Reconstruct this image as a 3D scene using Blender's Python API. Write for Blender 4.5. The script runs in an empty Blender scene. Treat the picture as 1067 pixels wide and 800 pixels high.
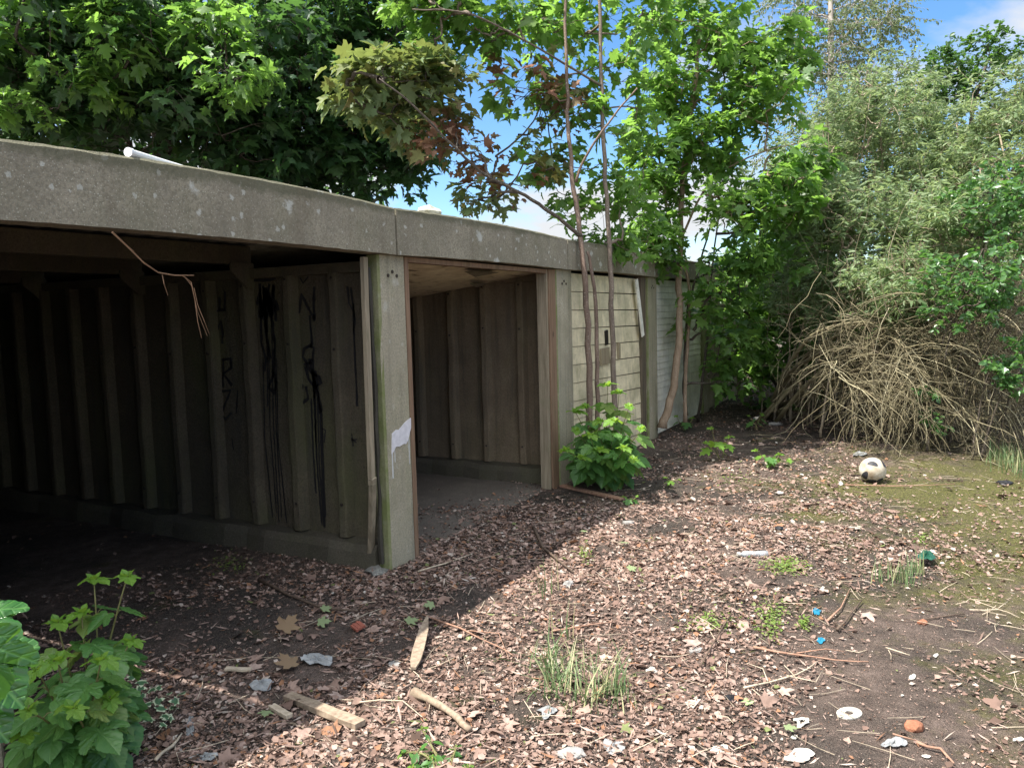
import bpy, math, random
import numpy as np
from mathutils import Vector, Matrix, noise as mnoise
R = math.radians
random.seed(7); rng = np.random.default_rng(7)
S = bpy.context.scene; C = S.collection

# ---------------------------------------------------------------- camera
CP = np.array([-4.04, -3.026, 1.649]); YAW, PIT, ROLL, F = 0.4943, 0.0928, -0.0268, 805.6
fw = np.array([math.cos(YAW)*math.cos(PIT), math.sin(YAW)*math.cos(PIT), -math.sin(PIT)])
_r = np.array([math.sin(YAW), -math.cos(YAW), 0.]); _u = np.cross(_r, fw)
rt = _r*math.cos(ROLL)+_u*math.sin(ROLL); up = -_r*math.sin(ROLL)+_u*math.cos(ROLL)
cd = bpy.data.cameras.new('camera'); cam = bpy.data.objects.new('camera', cd); C.objects.link(cam)
M3 = Matrix((tuple(rt), tuple(up), tuple(-fw))).transposed()
cam.matrix_world = Matrix.Translation(Vector(CP)) @ M3.to_4x4()
cd.sensor_width = 36; cd.lens = F/1067*36; cd.clip_start = .05; cd.clip_end = 2000
S.camera = cam
S.render.resolution_x = 1024; S.render.resolution_y = 767
def ray(px, py): return fw + rt*((px-533.5)/F) - up*((py-400)/F)
def G(px, py, z=0.):                     # point on the ground seen at a pixel of the photo
    d = ray(px, py); t = (z-CP[2])/d[2]; p = CP+d*t; return np.array([p[0], p[1], z])
def D(px, py, dist): return CP+ray(px, py)*dist
def onY(px, py, y): d = ray(px, py); return CP+d*((y-CP[1])/d[1])
def onX(px, py, x): d = ray(px, py); return CP+d*((x-CP[0])/d[0])
def pix(P):
    d = np.asarray(P)-CP; z = d@fw
    return 533.5+F*(d@rt)/z, 400-F*(d@up)/z, z

# ---------------------------------------------------------------- light
SUN_EL = R(62); SH = np.array([.95, -.8])          # horizontal direction shadows fall
az = math.atan2(-SH[1], -SH[0])                    # towards the sun
sd = np.array([math.cos(az)*math.cos(SUN_EL), math.sin(az)*math.cos(SUN_EL), math.sin(SUN_EL)])
sl = bpy.data.lights.new('sun', 'SUN'); sl.energy = 4.2; sl.angle = R(.5); sl.color = (1, .955, .88)
so = bpy.data.objects.new('sun', sl); C.objects.link(so); so.location = (0, 0, 20)
so.rotation_euler = Vector(-sd).to_track_quat('-Z', 'Y').to_euler()
w = bpy.data.worlds.new('World'); S.world = w; w.use_nodes = True
nt = w.node_tree; N = nt.nodes; L = nt.links; N.clear()
out = N.new('ShaderNodeOutputWorld'); sky = N.new('ShaderNodeTexSky'); sky.sky_type = 'NISHITA'
sky.sun_disc = False; sky.sun_elevation = SUN_EL; sky.sun_rotation = math.pi/2-az
sky.air_density = 1.0; sky.dust_density = .15; sky.ozone_density = 4
b1 = N.new('ShaderNodeBackground'); b1.inputs[1].default_value = .085
hs = N.new('ShaderNodeHueSaturation'); hs.inputs['Saturation'].default_value = 1.18; hs.inputs['Value'].default_value = 1.0
L.new(sky.outputs[0], hs.inputs['Color']); L.new(hs.outputs[0], b1.inputs[0])
b2 = N.new('ShaderNodeBackground'); b2.inputs[0].default_value = (.93, .96, 1, 1); b2.inputs[1].default_value = .36
tc = N.new('ShaderNodeTexCoord'); sp = N.new('ShaderNodeSeparateXYZ'); L.new(tc.outputs['Generated'], sp.inputs[0])
ad = N.new('ShaderNodeMath'); ad.operation = 'ADD'; ad.inputs[1].default_value = .22; L.new(sp.outputs[2], ad.inputs[0])
dx = N.new('ShaderNodeMath'); dx.operation = 'DIVIDE'; L.new(sp.outputs[0], dx.inputs[0]); L.new(ad.outputs[0], dx.inputs[1])
dy = N.new('ShaderNodeMath'); dy.operation = 'DIVIDE'; L.new(sp.outputs[1], dy.inputs[0]); L.new(ad.outputs[0], dy.inputs[1])
cb = N.new('ShaderNodeCombineXYZ'); L.new(dx.outputs[0], cb.inputs[0]); L.new(dy.outputs[0], cb.inputs[1])
cb.inputs[2].default_value = 3.4
nz = N.new('ShaderNodeTexNoise'); nz.inputs['Scale'].default_value = 1.25; nz.inputs['Detail'].default_value = 8
nz.inputs['Roughness'].default_value = .55; nz.inputs['Distortion'].default_value = .25
L.new(cb.outputs[0], nz.inputs['Vector'])
cr = N.new('ShaderNodeValToRGB'); cr.color_ramp.elements[0].position = .475; cr.color_ramp.elements[1].position = .60
# unseen cloud added overhead and behind the viewer, brightened as fill for the shade
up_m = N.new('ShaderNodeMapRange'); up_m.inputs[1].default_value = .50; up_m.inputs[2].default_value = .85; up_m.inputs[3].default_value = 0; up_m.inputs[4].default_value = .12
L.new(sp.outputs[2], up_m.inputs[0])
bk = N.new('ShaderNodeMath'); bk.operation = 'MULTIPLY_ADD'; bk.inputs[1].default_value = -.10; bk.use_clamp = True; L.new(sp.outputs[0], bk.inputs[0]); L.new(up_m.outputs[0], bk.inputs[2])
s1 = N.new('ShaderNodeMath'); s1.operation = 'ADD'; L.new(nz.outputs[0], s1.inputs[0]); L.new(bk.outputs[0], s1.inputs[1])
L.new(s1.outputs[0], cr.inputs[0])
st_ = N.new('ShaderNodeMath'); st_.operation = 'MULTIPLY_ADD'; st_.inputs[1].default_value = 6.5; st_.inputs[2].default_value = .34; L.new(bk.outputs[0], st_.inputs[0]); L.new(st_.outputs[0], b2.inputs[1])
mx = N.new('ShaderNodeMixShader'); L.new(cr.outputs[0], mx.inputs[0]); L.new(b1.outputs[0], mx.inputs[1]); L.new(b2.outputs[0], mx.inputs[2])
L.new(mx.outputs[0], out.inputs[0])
S.view_settings.view_transform = 'Standard'; S.view_settings.look = 'None'
S.view_settings.exposure = 1.45; S.view_settings.gamma = 1
S.render.engine = 'CYCLES'
S.cycles.max_bounces = 8; S.cycles.diffuse_bounces = 4; S.cycles.transmission_bounces = 4; S.cycles.transparent_max_bounces = 6

# ---------------------------------------------------------------- materials
class Mt:
    def __init__(s, name, rough=.85, spec=.3):
        s.m = bpy.data.materials.new(name); s.m.use_nodes = True
        s.n = s.m.node_tree.nodes; s.l = s.m.node_tree.links
        s.b = s.n['Principled BSDF']; s.b.inputs['Roughness'].default_value = rough
        s.b.inputs['Specular IOR Level'].default_value = spec
        s.tc = s.n.new('ShaderNodeTexCoord')
    def map(s, scale=(1, 1, 1), src='Object'):
        k = s.n.new('ShaderNodeMapping'); k.inputs['Scale'].default_value = scale
        s.l.new(s.tc.outputs[src], k.inputs[0]); return k.outputs[0]
    def noise(s, scale, detail=5, rough=.6, vec=None, dist=0):
        k = s.n.new('ShaderNodeTexNoise'); k.inputs['Scale'].default_value = scale
        k.inputs['Detail'].default_value = detail; k.inputs['Roughness'].default_value = rough
        k.inputs['Distortion'].default_value = dist
        s.l.new(vec if vec else s.tc.outputs['Object'], k.inputs['Vector']); return k.outputs[0]
    def voro(s, scale, out='Distance', vec=None, rand=1):
        k = s.n.new('ShaderNodeTexVoronoi'); k.inputs['Scale'].default_value = scale
        k.inputs['Randomness'].default_value = rand
        s.l.new(vec if vec else s.tc.outputs['Object'], k.inputs['Vector']); return k.outputs[out]
    def ramp(s, fac, stops, mode='LINEAR'):
        k = s.n.new('ShaderNodeValToRGB'); e = k.color_ramp.elements; k.color_ramp.interpolation = mode
        def c4(c): return (c, c, c, 1) if isinstance(c, (int, float)) else (*c, 1)
        e[0].position, e[0].color = stops[0][0], c4(stops[0][1])
        e[1].position, e[1].color = stops[-1][0], c4(stops[-1][1])
        for p, c in stops[1:-1]:
            q = e.new(p); q.color = c4(c)
        s.l.new(fac, k.inputs[0]); return k.outputs[0]
    def mix(s, fac, a, b, mode='MIX'):
        k = s.n.new('ShaderNodeMix'); k.data_type = 'RGBA'; k.blend_type = mode
        for i, v in ((0, fac), (6, a), (7, b)):
            if isinstance(v, (int, float)) and i == 0: k.inputs[0].default_value = v
            elif isinstance(v, (tuple, list)): k.inputs[i].default_value = (*v, 1)
            else: s.l.new(v, k.inputs[i])
        return k.outputs[2]
    def math(s, op, a, b=None):
        k = s.n.new('ShaderNodeMath'); k.operation = op
        for i, v in ((0, a), (1, b)):
            if v is None: continue
            if isinstance(v, (int, float)): k.inputs[i].default_value = v
            else: s.l.new(v, k.inputs[i])
        return k.outputs[0]
    def island(s):
        k = s.n.new('ShaderNodeNewGeometry'); return k.outputs['Random Per Island']
    def axis(s, i, src='Object'):
        k = s.n.new('ShaderNodeSeparateXYZ'); s.l.new(s.tc.outputs[src], k.inputs[0]); return k.outputs[i]
    def col(s, c):
        if isinstance(c, tuple): s.b.inputs['Base Color'].default_value = (*c, 1)
        else: s.l.new(c, s.b.inputs['Base Color'])
        return s
    def bump(s, h, strength=.4, dist=.01):
        k = s.n.new('ShaderNodeBump'); k.inputs['Strength'].default_value = strength; k.inputs['Distance'].default_value = dist
        s.l.new(h, k.inputs['Height']); s.l.new(k.outputs[0], s.b.inputs['Normal']); return s
    def translucent(s, col, fac):
        t = s.n.new('ShaderNodeBsdfTranslucent'); mx = s.n.new('ShaderNodeMixShader'); mx.inputs[0].default_value = fac
        if isinstance(col, tuple): t.inputs[0].default_value = (*col, 1)
        else: s.l.new(col, t.inputs[0])
        o = s.n['Material Output']; s.l.new(s.b.outputs[0], mx.inputs[1]); s.l.new(t.outputs[0], mx.inputs[2])
        s.l.new(mx.outputs[0], o.inputs[0]); return s

def concrete(name, tone=(.30, .28, .235), lichen=.5, green=.3, streak=0, dark=.6, ags=1, side=0, topz=0):
    k = Mt(name, .92, .2)
    n1 = k.noise(3.2, 8, .65); c = k.ramp(n1, [(.3, tuple(x*dark for x in tone)), (.7, tone)])
    sp_ = k.noise(75, 3, .8); c = k.mix(k.ramp(sp_, [(.40, .7), (.56, 0)]), c, tuple(x*.45 for x in tone))
    ag = k.voro(70); c = k.mix(k.ramp(ag, [(.10, .7*ags), (.24, 0)]), c, (.50, .47, .39))
    bl = k.noise(1.1, 5, .6); c = k.mix(k.ramp(bl, [(.4, .35), (.6, 0)]), c, tuple(x*.55 for x in tone))
    ag2 = k.math('ADD', k.voro(33), k.math('MULTIPLY', k.noise(6, 3), .25)); c = k.mix(k.ramp(ag2, [(.14, .55*ags), (.22, 0)]), c, (.62, .60, .52))
    if lichen:
        v = k.voro(4.3, vec=None); nn = k.noise(9, 3)
        f = k.math('ADD', v, k.math('MULTIPLY', k.math('SUBTRACT', k.noise(26, 4, .7), .26), .5))
        c = k.mix(k.ramp(f, [(.22, .7*lichen), (.27, .35*lichen), (.31, 0)]), c, (.52, .52, .48))
        v = k.voro(11); f = k.math('ADD', v, k.math('MULTIPLY', k.math('SUBTRACT', k.noise(40, 3, .7), .25), .5))
        c = k.mix(k.ramp(f, [(.24, .5*lichen), (.29, 0)]), c, (.55, .55, .5))
    if green:
        g = k.noise(2.1, 6, .7, k.map((1, 1, .45))); c = k.mix(k.ramp(g, [(.45, 0), (.7, green)]), c, (.10, .125, .035))
    st = k.noise(9, 4, .6, k.map((1.5, 1.5, .12))); c = k.mix(k.ramp(st, [(.5, 0), (.75, .45+streak)]), c, (.06, .055, .045))
    if topz:
        zz2 = k.math('SUBTRACT', k.axis(2), topz); nn2 = k.noise(5, 6, .75); f = k.math('ADD', k.math('MULTIPLY', zz2, 7), nn2)
        c = k.mix(k.ramp(f, [(.52, 0), (.74, .65)]), c, (.085, .085, .05))
        rs = k.noise(4.5, 4, .6, k.map((1, 1, .22))); c = k.mix(k.ramp(rs, [(.56, 0), (.70, .38)]), c, (.10, .075, .05))
    if side:
        gm = k.n.new('ShaderNodeNewGeometry'); sx = k.n.new('ShaderNodeSeparateXYZ'); k.l.new(gm.outputs['True Normal'], sx.inputs[0])
        f = k.math('MULTIPLY', k.math('LESS_THAN', sx.outputs[0], -.5), k.ramp(k.noise(5, 5, .7), [(.3, .35), (.6, .9)])); c = k.mix(f, c, (.13, .155, .05))
    k.col(c); h = k.math('ADD', k.math('MULTIPLY', sp_, .6), k.math('MULTIPLY', k.noise(22, 5), .6)); k.bump(h, .7, .008)
    return k.m
def timber(name, c0, c1, green=.2, sc=(14, 14, .9)):
    k = Mt(name, .85, .2); n1 = k.noise(2.5, 6, .65, k.map(sc)); c = k.ramp(n1, [(.32, c0), (.68, c1)])
    g = k.noise(3, 5); c = k.mix(k.ramp(g, [(.5, 0), (.7, green)]), c, (.09, .11, .04))
    kn = k.voro(2.2, vec=k.map((3, 3, 1))); c = k.mix(k.ramp(kn, [(.04, .8), (.09, 0)]), c, (.03, .022, .015))
    k.col(c); k.bump(n1, .5, .004); return k.m
def leafmat(name, cols, trans, tf=.38, rough=.42, spec=.45, veins=None):
    k = Mt(name, rough, spec); r = k.island(); n_ = len(cols)
    c = k.ramp(r, [(i/(n_-1), cc) for i, cc in enumerate(cols)])
    if veins:
        x = k.math('SUBTRACT', k.axis(0, 'UV'), .5); y = k.math('SUBTRACT', k.axis(1, 'UV'), .16)
        d = None
        for a in (0, .62, -.62, 1.22, -1.22):
            s_, c_ = math.sin(a), math.cos(a)
            q = k.math('ABSOLUTE', k.math('SUBTRACT', k.math('MULTIPLY', x, c_), k.math('MULTIPLY', y, s_)))
            al = k.math('ADD', k.math('MULTIPLY', x, s_), k.math('MULTIPLY', y, c_))
            q = k.math('ADD', q, k.math('MULTIPLY', k.math('LESS_THAN', al, 0), 1))
            # side veins: fishbone lines off the main vein
            fb = k.math('ABSOLUTE', k.math('SUBTRACT', k.math('FRACT', k.math('MULTIPLY', k.math('SUBTRACT', al, k.math('MULTIPLY', q, .9)), 9)), .5))
            fq = k.math('ADD', k.math('MULTIPLY', fb, .09), k.math('MULTIPLY', k.math('GREATER_THAN', q, .10), 1))
            q = k.math('MINIMUM', q, k.math('ADD', fq, .004))
            d = q if d is None else k.math('MINIMUM', d, q)
        f = k.ramp(d, [(.003, .55), (.014, 0)])
        c = k.mix(f, c, veins); k.bump(k.ramp(d, [(0, 0), (.02, 1)]), .5, .003)
    big = k.noise(1.3, 2); c = k.mix(k.ramp(big, [(.35, .30), (.65, 0)]), c, tuple(v*.55 for v in cols[0]))
    k.col(c); k.translucent(trans, tf); return k.m
def plain(name, c, rough=.6, spec=.3, var=.25, sc=30, trans=None, bump=.3):
    k = Mt(name, rough, spec); n1 = k.noise(sc, 5, .65); k.col(k.ramp(n1, [(.3, tuple(v*(1-var) for v in c)), (.7, tuple(min(1, v*(1+var*.5)) for v in c))]))
    k.bump(n1, bump, .003)
    if trans: k.translucent(c, trans)
    return k.m
def bark(name, c0, c1, sc=(30, 30, 5)):
    k = Mt(name, .8, .25); n1 = k.noise(1, 6, .65, k.map(sc)); c = k.ramp(n1, [(.3, c0), (.7, c1)])
    g = k.noise(4, 4); c = k.mix(k.ramp(g, [(.5, 0), (.7, .4)]), c, tuple(v*.6 for v in c0))
    v = k.noise(60, 2, .5, k.map((1, 1, 2.5))); c = k.mix(k.ramp(v, [(.62, 0), (.68, .6)]), c, (.42, .38, .31))
    k.col(c); k.bump(n1, .5, .004); return k.m

# ---------------------------------------------------------------- mesh helpers
class MB:
    def __init__(s): s.v = []; s.f = []
    def add(s, vs, fs):
        o = len(s.v); s.v += [tuple(map(float, p)) for p in vs]; s.f += [tuple(i+o for i in f) for f in fs]; return s
    def box(s, a, b, jit=0):
        x0, y0, z0 = a; x1, y1, z1 = b
        vs = [(x0, y0, z0), (x1, y0, z0), (x1, y1, z0), (x0, y1, z0), (x0, y0, z1), (x1, y0, z1), (x1, y1, z1), (x0, y1, z1)]
        if jit: vs = [tuple(c+random.uniform(-jit, jit) for c in p) for p in vs]
        return s.add(vs, [(0, 3, 2, 1), (4, 5, 6, 7), (0, 1, 5, 4), (1, 2, 6, 5), (2, 3, 7, 6), (3, 0, 4, 7)])
    def beam(s, a, b, wx, wy, upv=(0, 0, 1), seg=1, jit=0):     # square bar a->b
        a = np.array(a, float); b = np.array(b, float); d = b-a; d /= np.linalg.norm(d)
        u = np.array(upv, float); x = np.cross(d, u)
        if np.linalg.norm(x) < 1e-3: x = np.cross(d, [1, 0, 0])
        x /= np.linalg.norm(x); y = np.cross(x, d); vs = []; fs = []
        for i in range(seg+1):
            p = a+(b-a)*i/seg
            for sx, sy in ((-1, -1), (1, -1), (1, 1), (-1, 1)):
                vs.append(p+x*sx*wx/2*(1+random.uniform(-jit, jit))+y*sy*wy/2*(1+random.uniform(-jit, jit)))
        for i in range(seg):
            for k in range(4):
                fs.append((i*4+k, i*4+(k+1) % 4, i*4+4+(k+1) % 4, i*4+4+k))
        fs += [(3, 2, 1, 0), tuple(seg*4+k for k in range(4))]
        return s.add(vs, fs)
    def tube(s, P, rad, n=6, cap=True):
        P = [np.array(p, float) for p in P]; m = len(P); vs = []; fs = []
        if isinstance(rad, (int, float)): rad = [rad]*m
        t0 = P[1]-P[0]; t0 /= np.linalg.norm(t0)+1e-9
        x = np.cross(t0, [.13, .21, .97]); x = x if np.linalg.norm(x) > 1e-2 else np.cross(t0, [1, 0, 0]); x /= np.linalg.norm(x)
        for i in range(m):
            t = P[min(i+1, m-1)]-P[max(i-1, 0)]; t /= np.linalg.norm(t)+1e-9
            x = x-t*(x@t); x /= np.linalg.norm(x)+1e-9; y = np.cross(t, x)
            for k in range(n):
                a = 2*math.pi*k/n; vs.append(P[i]+(x*math.cos(a)+y*math.sin(a))*rad[i])
        for i in range(m-1):
            for k in range(n): fs.append((i*n+k, i*n+(k+1) % n, (i+1)*n+(k+1) % n, (i+1)*n+k))
        if cap: fs += [tuple(range(n-1, -1, -1)), tuple((m-1)*n+k for k in range(n))]
        return s.add(vs, fs)
    def prism(s, pts, axis, a, b):      # polygon extruded along an axis
        n = len(pts); vs = []
        for t in (a, b):
            for p in pts:
                q = list(p); q.insert(axis, t); vs.append(q)
        return s.add(vs, [tuple(range(n)), tuple(range(2*n-1, n-1, -1))]+[(i, i+n, (i+1) % n+n, (i+1) % n) for i in range(n)])
    def build(s, name, mat, parent=None, smooth=False, bevel=0, fix=True):
        me = bpy.data.meshes.new(name); me.from_pydata(s.v, [], s.f)
        if fix:
            import bmesh
            bm = bmesh.new(); bm.from_mesh(me); bmesh.ops.recalc_face_normals(bm, faces=bm.faces)
            bm.to_mesh(me); bm.free()
        if smooth: me.polygons.foreach_set('use_smooth', [True]*len(me.polygons))
        me.materials.append(mat); o = bpy.data.objects.new(name, me); C.objects.link(o)
        if parent is not None:
            o.parent = parent; o.location = -parent.location if parent.type == 'EMPTY' else (0, 0, 0)
        if bevel:
            b = o.modifiers.new('bevel', 'BEVEL'); b.width = bevel; b.segments = 2; b.limit_method = 'ANGLE'
        return o
def np_mesh(name, V, Fa, mat, parent=None, uv=None, smooth=True):   # V (n,3) , Fa (m,3)
    me = bpy.data.meshes.new(name); V = np.asarray(V, np.float32); Fa = np.asarray(Fa, np.int32); k = Fa.shape[1]
    me.vertices.add(len(V)); me.vertices.foreach_set('co', V.ravel())
    me.loops.add(Fa.size); me.loops.foreach_set('vertex_index', Fa.ravel())
    me.polygons.add(len(Fa)); me.polygons.foreach_set('loop_start', np.arange(0, Fa.size, k, dtype=np.int32))
    if smooth: me.polygons.foreach_set('use_smooth', np.ones(len(Fa), bool))
    if uv is not None:
        ul = me.uv_layers.new(name='UVMap'); ul.data.foreach_set('uv', np.asarray(uv, np.float32)[Fa.ravel()].ravel())
    me.update(calc_edges=True); me.validate()
    me.materials.append(mat); o = bpy.data.objects.new(name, me); C.objects.link(o)
    if parent is not None:
        o.parent = parent; o.location = -parent.location
    return o
def tag(o, label=None, cat=None, group=None, kind=None):
    if label: o['label'] = label
    if cat: o['category'] = cat
    if group: o['group'] = group
    if kind: o['kind'] = kind
    return o
def thing(name, loc, label, cat, group=None):
    o = bpy.data.objects.new(name, None); C.objects.link(o); o.location = tuple(map(float, loc)); o.empty_display_size = .1
    return tag(o, label, cat, group)
def nrm(v): v = np.asarray(v, float); return v/(np.linalg.norm(v, axis=-1, keepdims=True)+1e-9)

# leaf templates: verts (x,y,z) with the petiole at the origin and the tip at y=1
def fan(half, center=(0, .3), fold=.12, droop=.18, wave=0):
    pts = [(x, y) for x, y in half]; pts += [(-x, y) for x, y in half[-2:0:-1]]
    V = [center]+pts; V = np.array(V, float); r = np.abs(V[:, 0])
    z = fold*r-droop*(V[:, 1]**2)*.6-droop*r*r*1.2+wave*np.sin(np.arange(len(V))*2.1)
    n_ = len(pts); Fa = [(0, i+1, (i+1) % n_+1) for i in range(n_)]
    return np.c_[V, z], np.array(Fa)
mh = [(0, 0), (.22, -.08), (.48, .02), (.34, .16), (.62, .34), (.66, .54), (.42, .48), (.24, .52), (.31, .78), (.12, .80), (0, 1.05)]
MAPLE = fan(mh)
MAPLE_B = fan([(x*.8+.02*math.sin(i*3.), y*1.05) for i, (x, y) in enumerate(mh)], fold=.55, droop=.45, wave=.03)
MAPLE_C = fan([(x*1.05, y*.9+.03*math.sin(i*2.)) for i, (x, y) in enumerate(mh)], fold=-.25, droop=.05, wave=.05)
MAPLE_D = fan([(x*.6, y) for x, y in mh], fold=.9, droop=.7, wave=.02)
MAPLE_LO = fan([(0, 0), (.42, -.02), (.34, .16), (.66, .46), (.24, .5), (.2, .8), (0, 1.05)])
def serr(half, n=4, amp=.018):      # toothed hero leaf outline
    o = []
    for i in range(len(half)-1):
        a = np.array(half[i]); b = np.array(half[i+1]); d = b-a; nn = np.array([d[1], -d[0]]); nn = nn/(np.linalg.norm(nn)+1e-9)
        for k in range(n):
            t = k/n; o.append(tuple(a+d*t+nn*(amp if k % 2 else 0)))
    o.append(half[-1]); return o
sy = [(0, 0), (.16, -.10), (.36, -.09), (.52, .04), (.44, .17), (.58, .27), (.68, .46), (.62, .60), (.46, .52), (.31, .50), (.36, .66), (.25, .84), (.1, .97), (0, 1.08)]
def hero(half=sy, rings=4, fold=.16, droop=.3):
    h = serr(half); pts = h+[(-x, y) for x, y in h[-2:0:-1]]; pts = np.array(pts); n_ = len(pts); c = np.array([0, .28]); V = [c]; 
    for k in range(1, rings+1): V += list(c+(pts-c)*k/rings)
    V = np.array(V); x, y = V[:, 0], V[:, 1]; ang = np.arctan2(x, y+.02); rr = np.hypot(x, y)
    z = np.abs(x)*fold-droop*y*y*.5-droop*x*x*.9+.055*rr*np.abs(np.sin(ang*2.55))+.012*np.sin(x*31+y*17)
    Fa = [(0, i+1, (i+1) % n_+1) for i in range(n_)]
    for k in range(1, rings):
        a = 1+(k-1)*n_; b = 1+k*n_
        for i in range(n_):
            j = (i+1) % n_; Fa += [(a+i, b+i, b+j), (a+i, b+j, a+j)]
    return np.c_[V, z], np.array(Fa)
HERO = hero()
LANCE = (np.array([(0, 0, 0), (.13, .3, .05), (-.13, .3, .05), (0, .35, 0), (.10, .68, .02), (-.10, .68, .02), (0, 1, -.12)], float),
         np.array([(0, 1, 3), (0, 3, 2), (3, 1, 4), (3, 4, 6), (3, 6, 5), (3, 5, 2)]))
OVAL = (np.array([(0, 0, 0), (.2, .2, .05), (-.2, .2, .05), (0, .45, 0), (.27, .55, .06), (-.27, .55, .06), (.14, .85, .0), (-.14, .85, .0), (0, 1, -.1)], float),
        np.array([(0, 1, 3), (0, 3, 2), (3, 1, 4), (3, 4, 6), (3, 6, 8), (3, 8, 7), (3, 7, 5), (3, 5, 2)]))
def place(tpl, pos, ydir, ndir, size):
    """instances of a leaf template -> merged arrays with uv"""
    tv, tf = tpl; n_ = len(pos); y = nrm(ydir); x = nrm(np.cross(y, nrm(ndir))); z = np.cross(x, y)
    size = np.broadcast_to(np.asarray(size, float), (n_,))[:, None, None]
    V = (tv[None, :, 0, None]*x[:, None, :]+tv[None, :, 1, None]*y[:, None, :]+tv[None, :, 2, None]*z[:, None, :])*size+np.asarray(pos)[:, None, :]
    Fa = tf[None]+(np.arange(n_)*len(tv))[:, None, None]
    uv = np.tile(np.c_[tv[:, 0]*.5+.5, tv[:, 1]*.8+.16], (n_, 1))
    return V.reshape(-1, 3), Fa.reshape(-1, tf.shape[1]), uv

# ---------------------------------------------------------------- tree builder
def bez(a, b, c, n): t = np.linspace(0, 1, n)[:, None]; return (1-t)**2*a+2*t*(1-t)*b+t*t*c
def blob(c, r, n):     # points inside an ellipsoid, denser to the outside
    p = nrm(rng.normal(size=(n, 3)))*(rng.random((n, 1))**.42); return np.asarray(c)+p*np.asarray(r)
def tree(name, label, cat, base, trunks, clusters, mats, tpl=MAPLE, lsize=.13, per=9, spread=.16, tip=.004, group=None,
         droop=.35, shoots=2, mode='maple', rmax=.05, woodname='trunk', leafname='crown', leafmat2=None, vdrop=.0):
    t = thing(name, base, label, cat, group); mb = MB(); nodes = []; par = []; pts_r = []
    for path, r0, r1 in trunks:
        path = np.array(path, float); n_ = max(8, 4*len(path)); P = []
        # smooth the polyline with Catmull-Rom
        q = np.vstack([2*path[0]-path[1], path, 2*path[-1]-path[-2]])
        for i in range(1, len(q)-2):
            for s_ in np.linspace(0, 1, 5, endpoint=False):
                P.append(.5*((2*q[i])+(-q[i-1]+q[i+1])*s_+(2*q[i-1]-5*q[i]+4*q[i+1]-q[i+2])*s_**2+(-q[i-1]+3*q[i]-3*q[i+1]+q[i+2])*s_**3))
        P.append(path[-1]); P = np.array(P); P[1:-1] += rng.normal(size=P[1:-1].shape)*r0*.16
        rad = np.linspace(r0, r1, len(P)); rad[0] *= 1.25
        mb.tube(P, list(rad), 9)
        lo = len(P)//4
        for i in range(lo, len(P)): nodes.append(P[i]); par.append(-1)
    nt_ = len(nodes); nodes = list(nodes); cl = np.asarray(clusters)
    T = np.array(nodes); d0 = np.array([np.min(np.linalg.norm(T-c, axis=1)) for c in cl]); order = np.argsort(d0); br = []
    for i in order:
        c = cl[i]; A = np.array(nodes); dv = c-A; dd = np.linalg.norm(dv, axis=1)
        cost = dd+.9*np.maximum(0, A[:, 2]-c[2]+.05)+.15*np.arange(len(A)).clip(max=nt_)*0
        j = int(np.argmin(cost)); a = A[j]; b = c
        nodes.append((a+b)/2+np.array([0, 0, -.05*dd[j]])); par.append(j); nodes.append(b); par.append(len(nodes)-2); br.append(len(nodes)-1)
    w_ = np.zeros(len(nodes)); 
    for e in br:
        k = e
        while k >= nt_: w_[k] += 1; k = par[k]
    for e in br:
        m_ = e-1; a = nodes[par[m_]]; pth = bez(a, np.array(nodes[m_])+rng.normal(size=3)*.04, nodes[e], 5)
        pth[1:-1] += rng.normal(size=(3, 3))*.012
        ra = min(rmax, tip*math.sqrt(w_[e])*1.15); mb.tube(pth, list(np.linspace(ra, max(tip*.6, ra*.6), 5)), 5 if ra > tip*2 else 3, False)
    # leaves
    LP, LY, LN, LS = [], [], [], []; tw = MB()
    cen = cl.mean(0)
    for e in br:
        c = np.array(nodes[e]); prev = np.array(nodes[par[e-1]]); dirn = nrm(c-prev)
        for s_ in range(shoots):
            dv = nrm(dirn+rng.normal(size=3)*.65+np.array([0, 0, .15-vdrop])); ln = spread*(.5+rng.random()*.9); endp = c+dv*ln
            mb.tube([c, (c+endp)/2+rng.normal(size=3)*.01, endp], [tip*.6, tip*.5, tip*.35], 3, False)
            k = per
            tt = rng.random(k)**.7 if mode != 'maple' else np.repeat(np.linspace(.25, 1, (k+1)//2), 2)[:k]
            org = c+dv*ln*tt[:, None]
            if mode == 'maple':
                azm = rng.random()*6.28+np.arange(k)*(math.pi+0.)+np.floor(np.arange(k)/2)*1.57+rng.normal(size=k)*.35
            else: azm = rng.random(k)*6.28
            sx = nrm(np.cross(dv, [.1, .2, 1.])); sy_ = np.cross(dv, sx)
            outw = np.cos(azm)[:, None]*sx+np.sin(azm)[:, None]*sy_
            pd = nrm(outw*(1.0)+dv*.55+np.array([0, 0, .12]))
            pl = lsize*(.35+.5*rng.random(k)) if mode == 'maple' else np.zeros(k)+lsize*.1
            p = org+pd*pl[:, None]
            yd = nrm(pd*np.array([1, 1, .45])+np.array([0, 0, -droop])+rng.normal(size=(k, 3))*.22)
            nd = nrm(np.array([0, 0, 1.])+rng.normal(size=(k, 3))*.42+pd*.25) if mode == 'maple' else nrm(rng.normal(size=(k, 3))*.8+np.array([0, 0, .6]))
            LP.append(p); LY.append(yd); LN.append(nd); LS.append(lsize*(.55+.6*rng.random(k)))
    LP, LY, LN, LS = np.vstack(LP), np.vstack(LY), np.vstack(LN), np.concatenate(LS)
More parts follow.
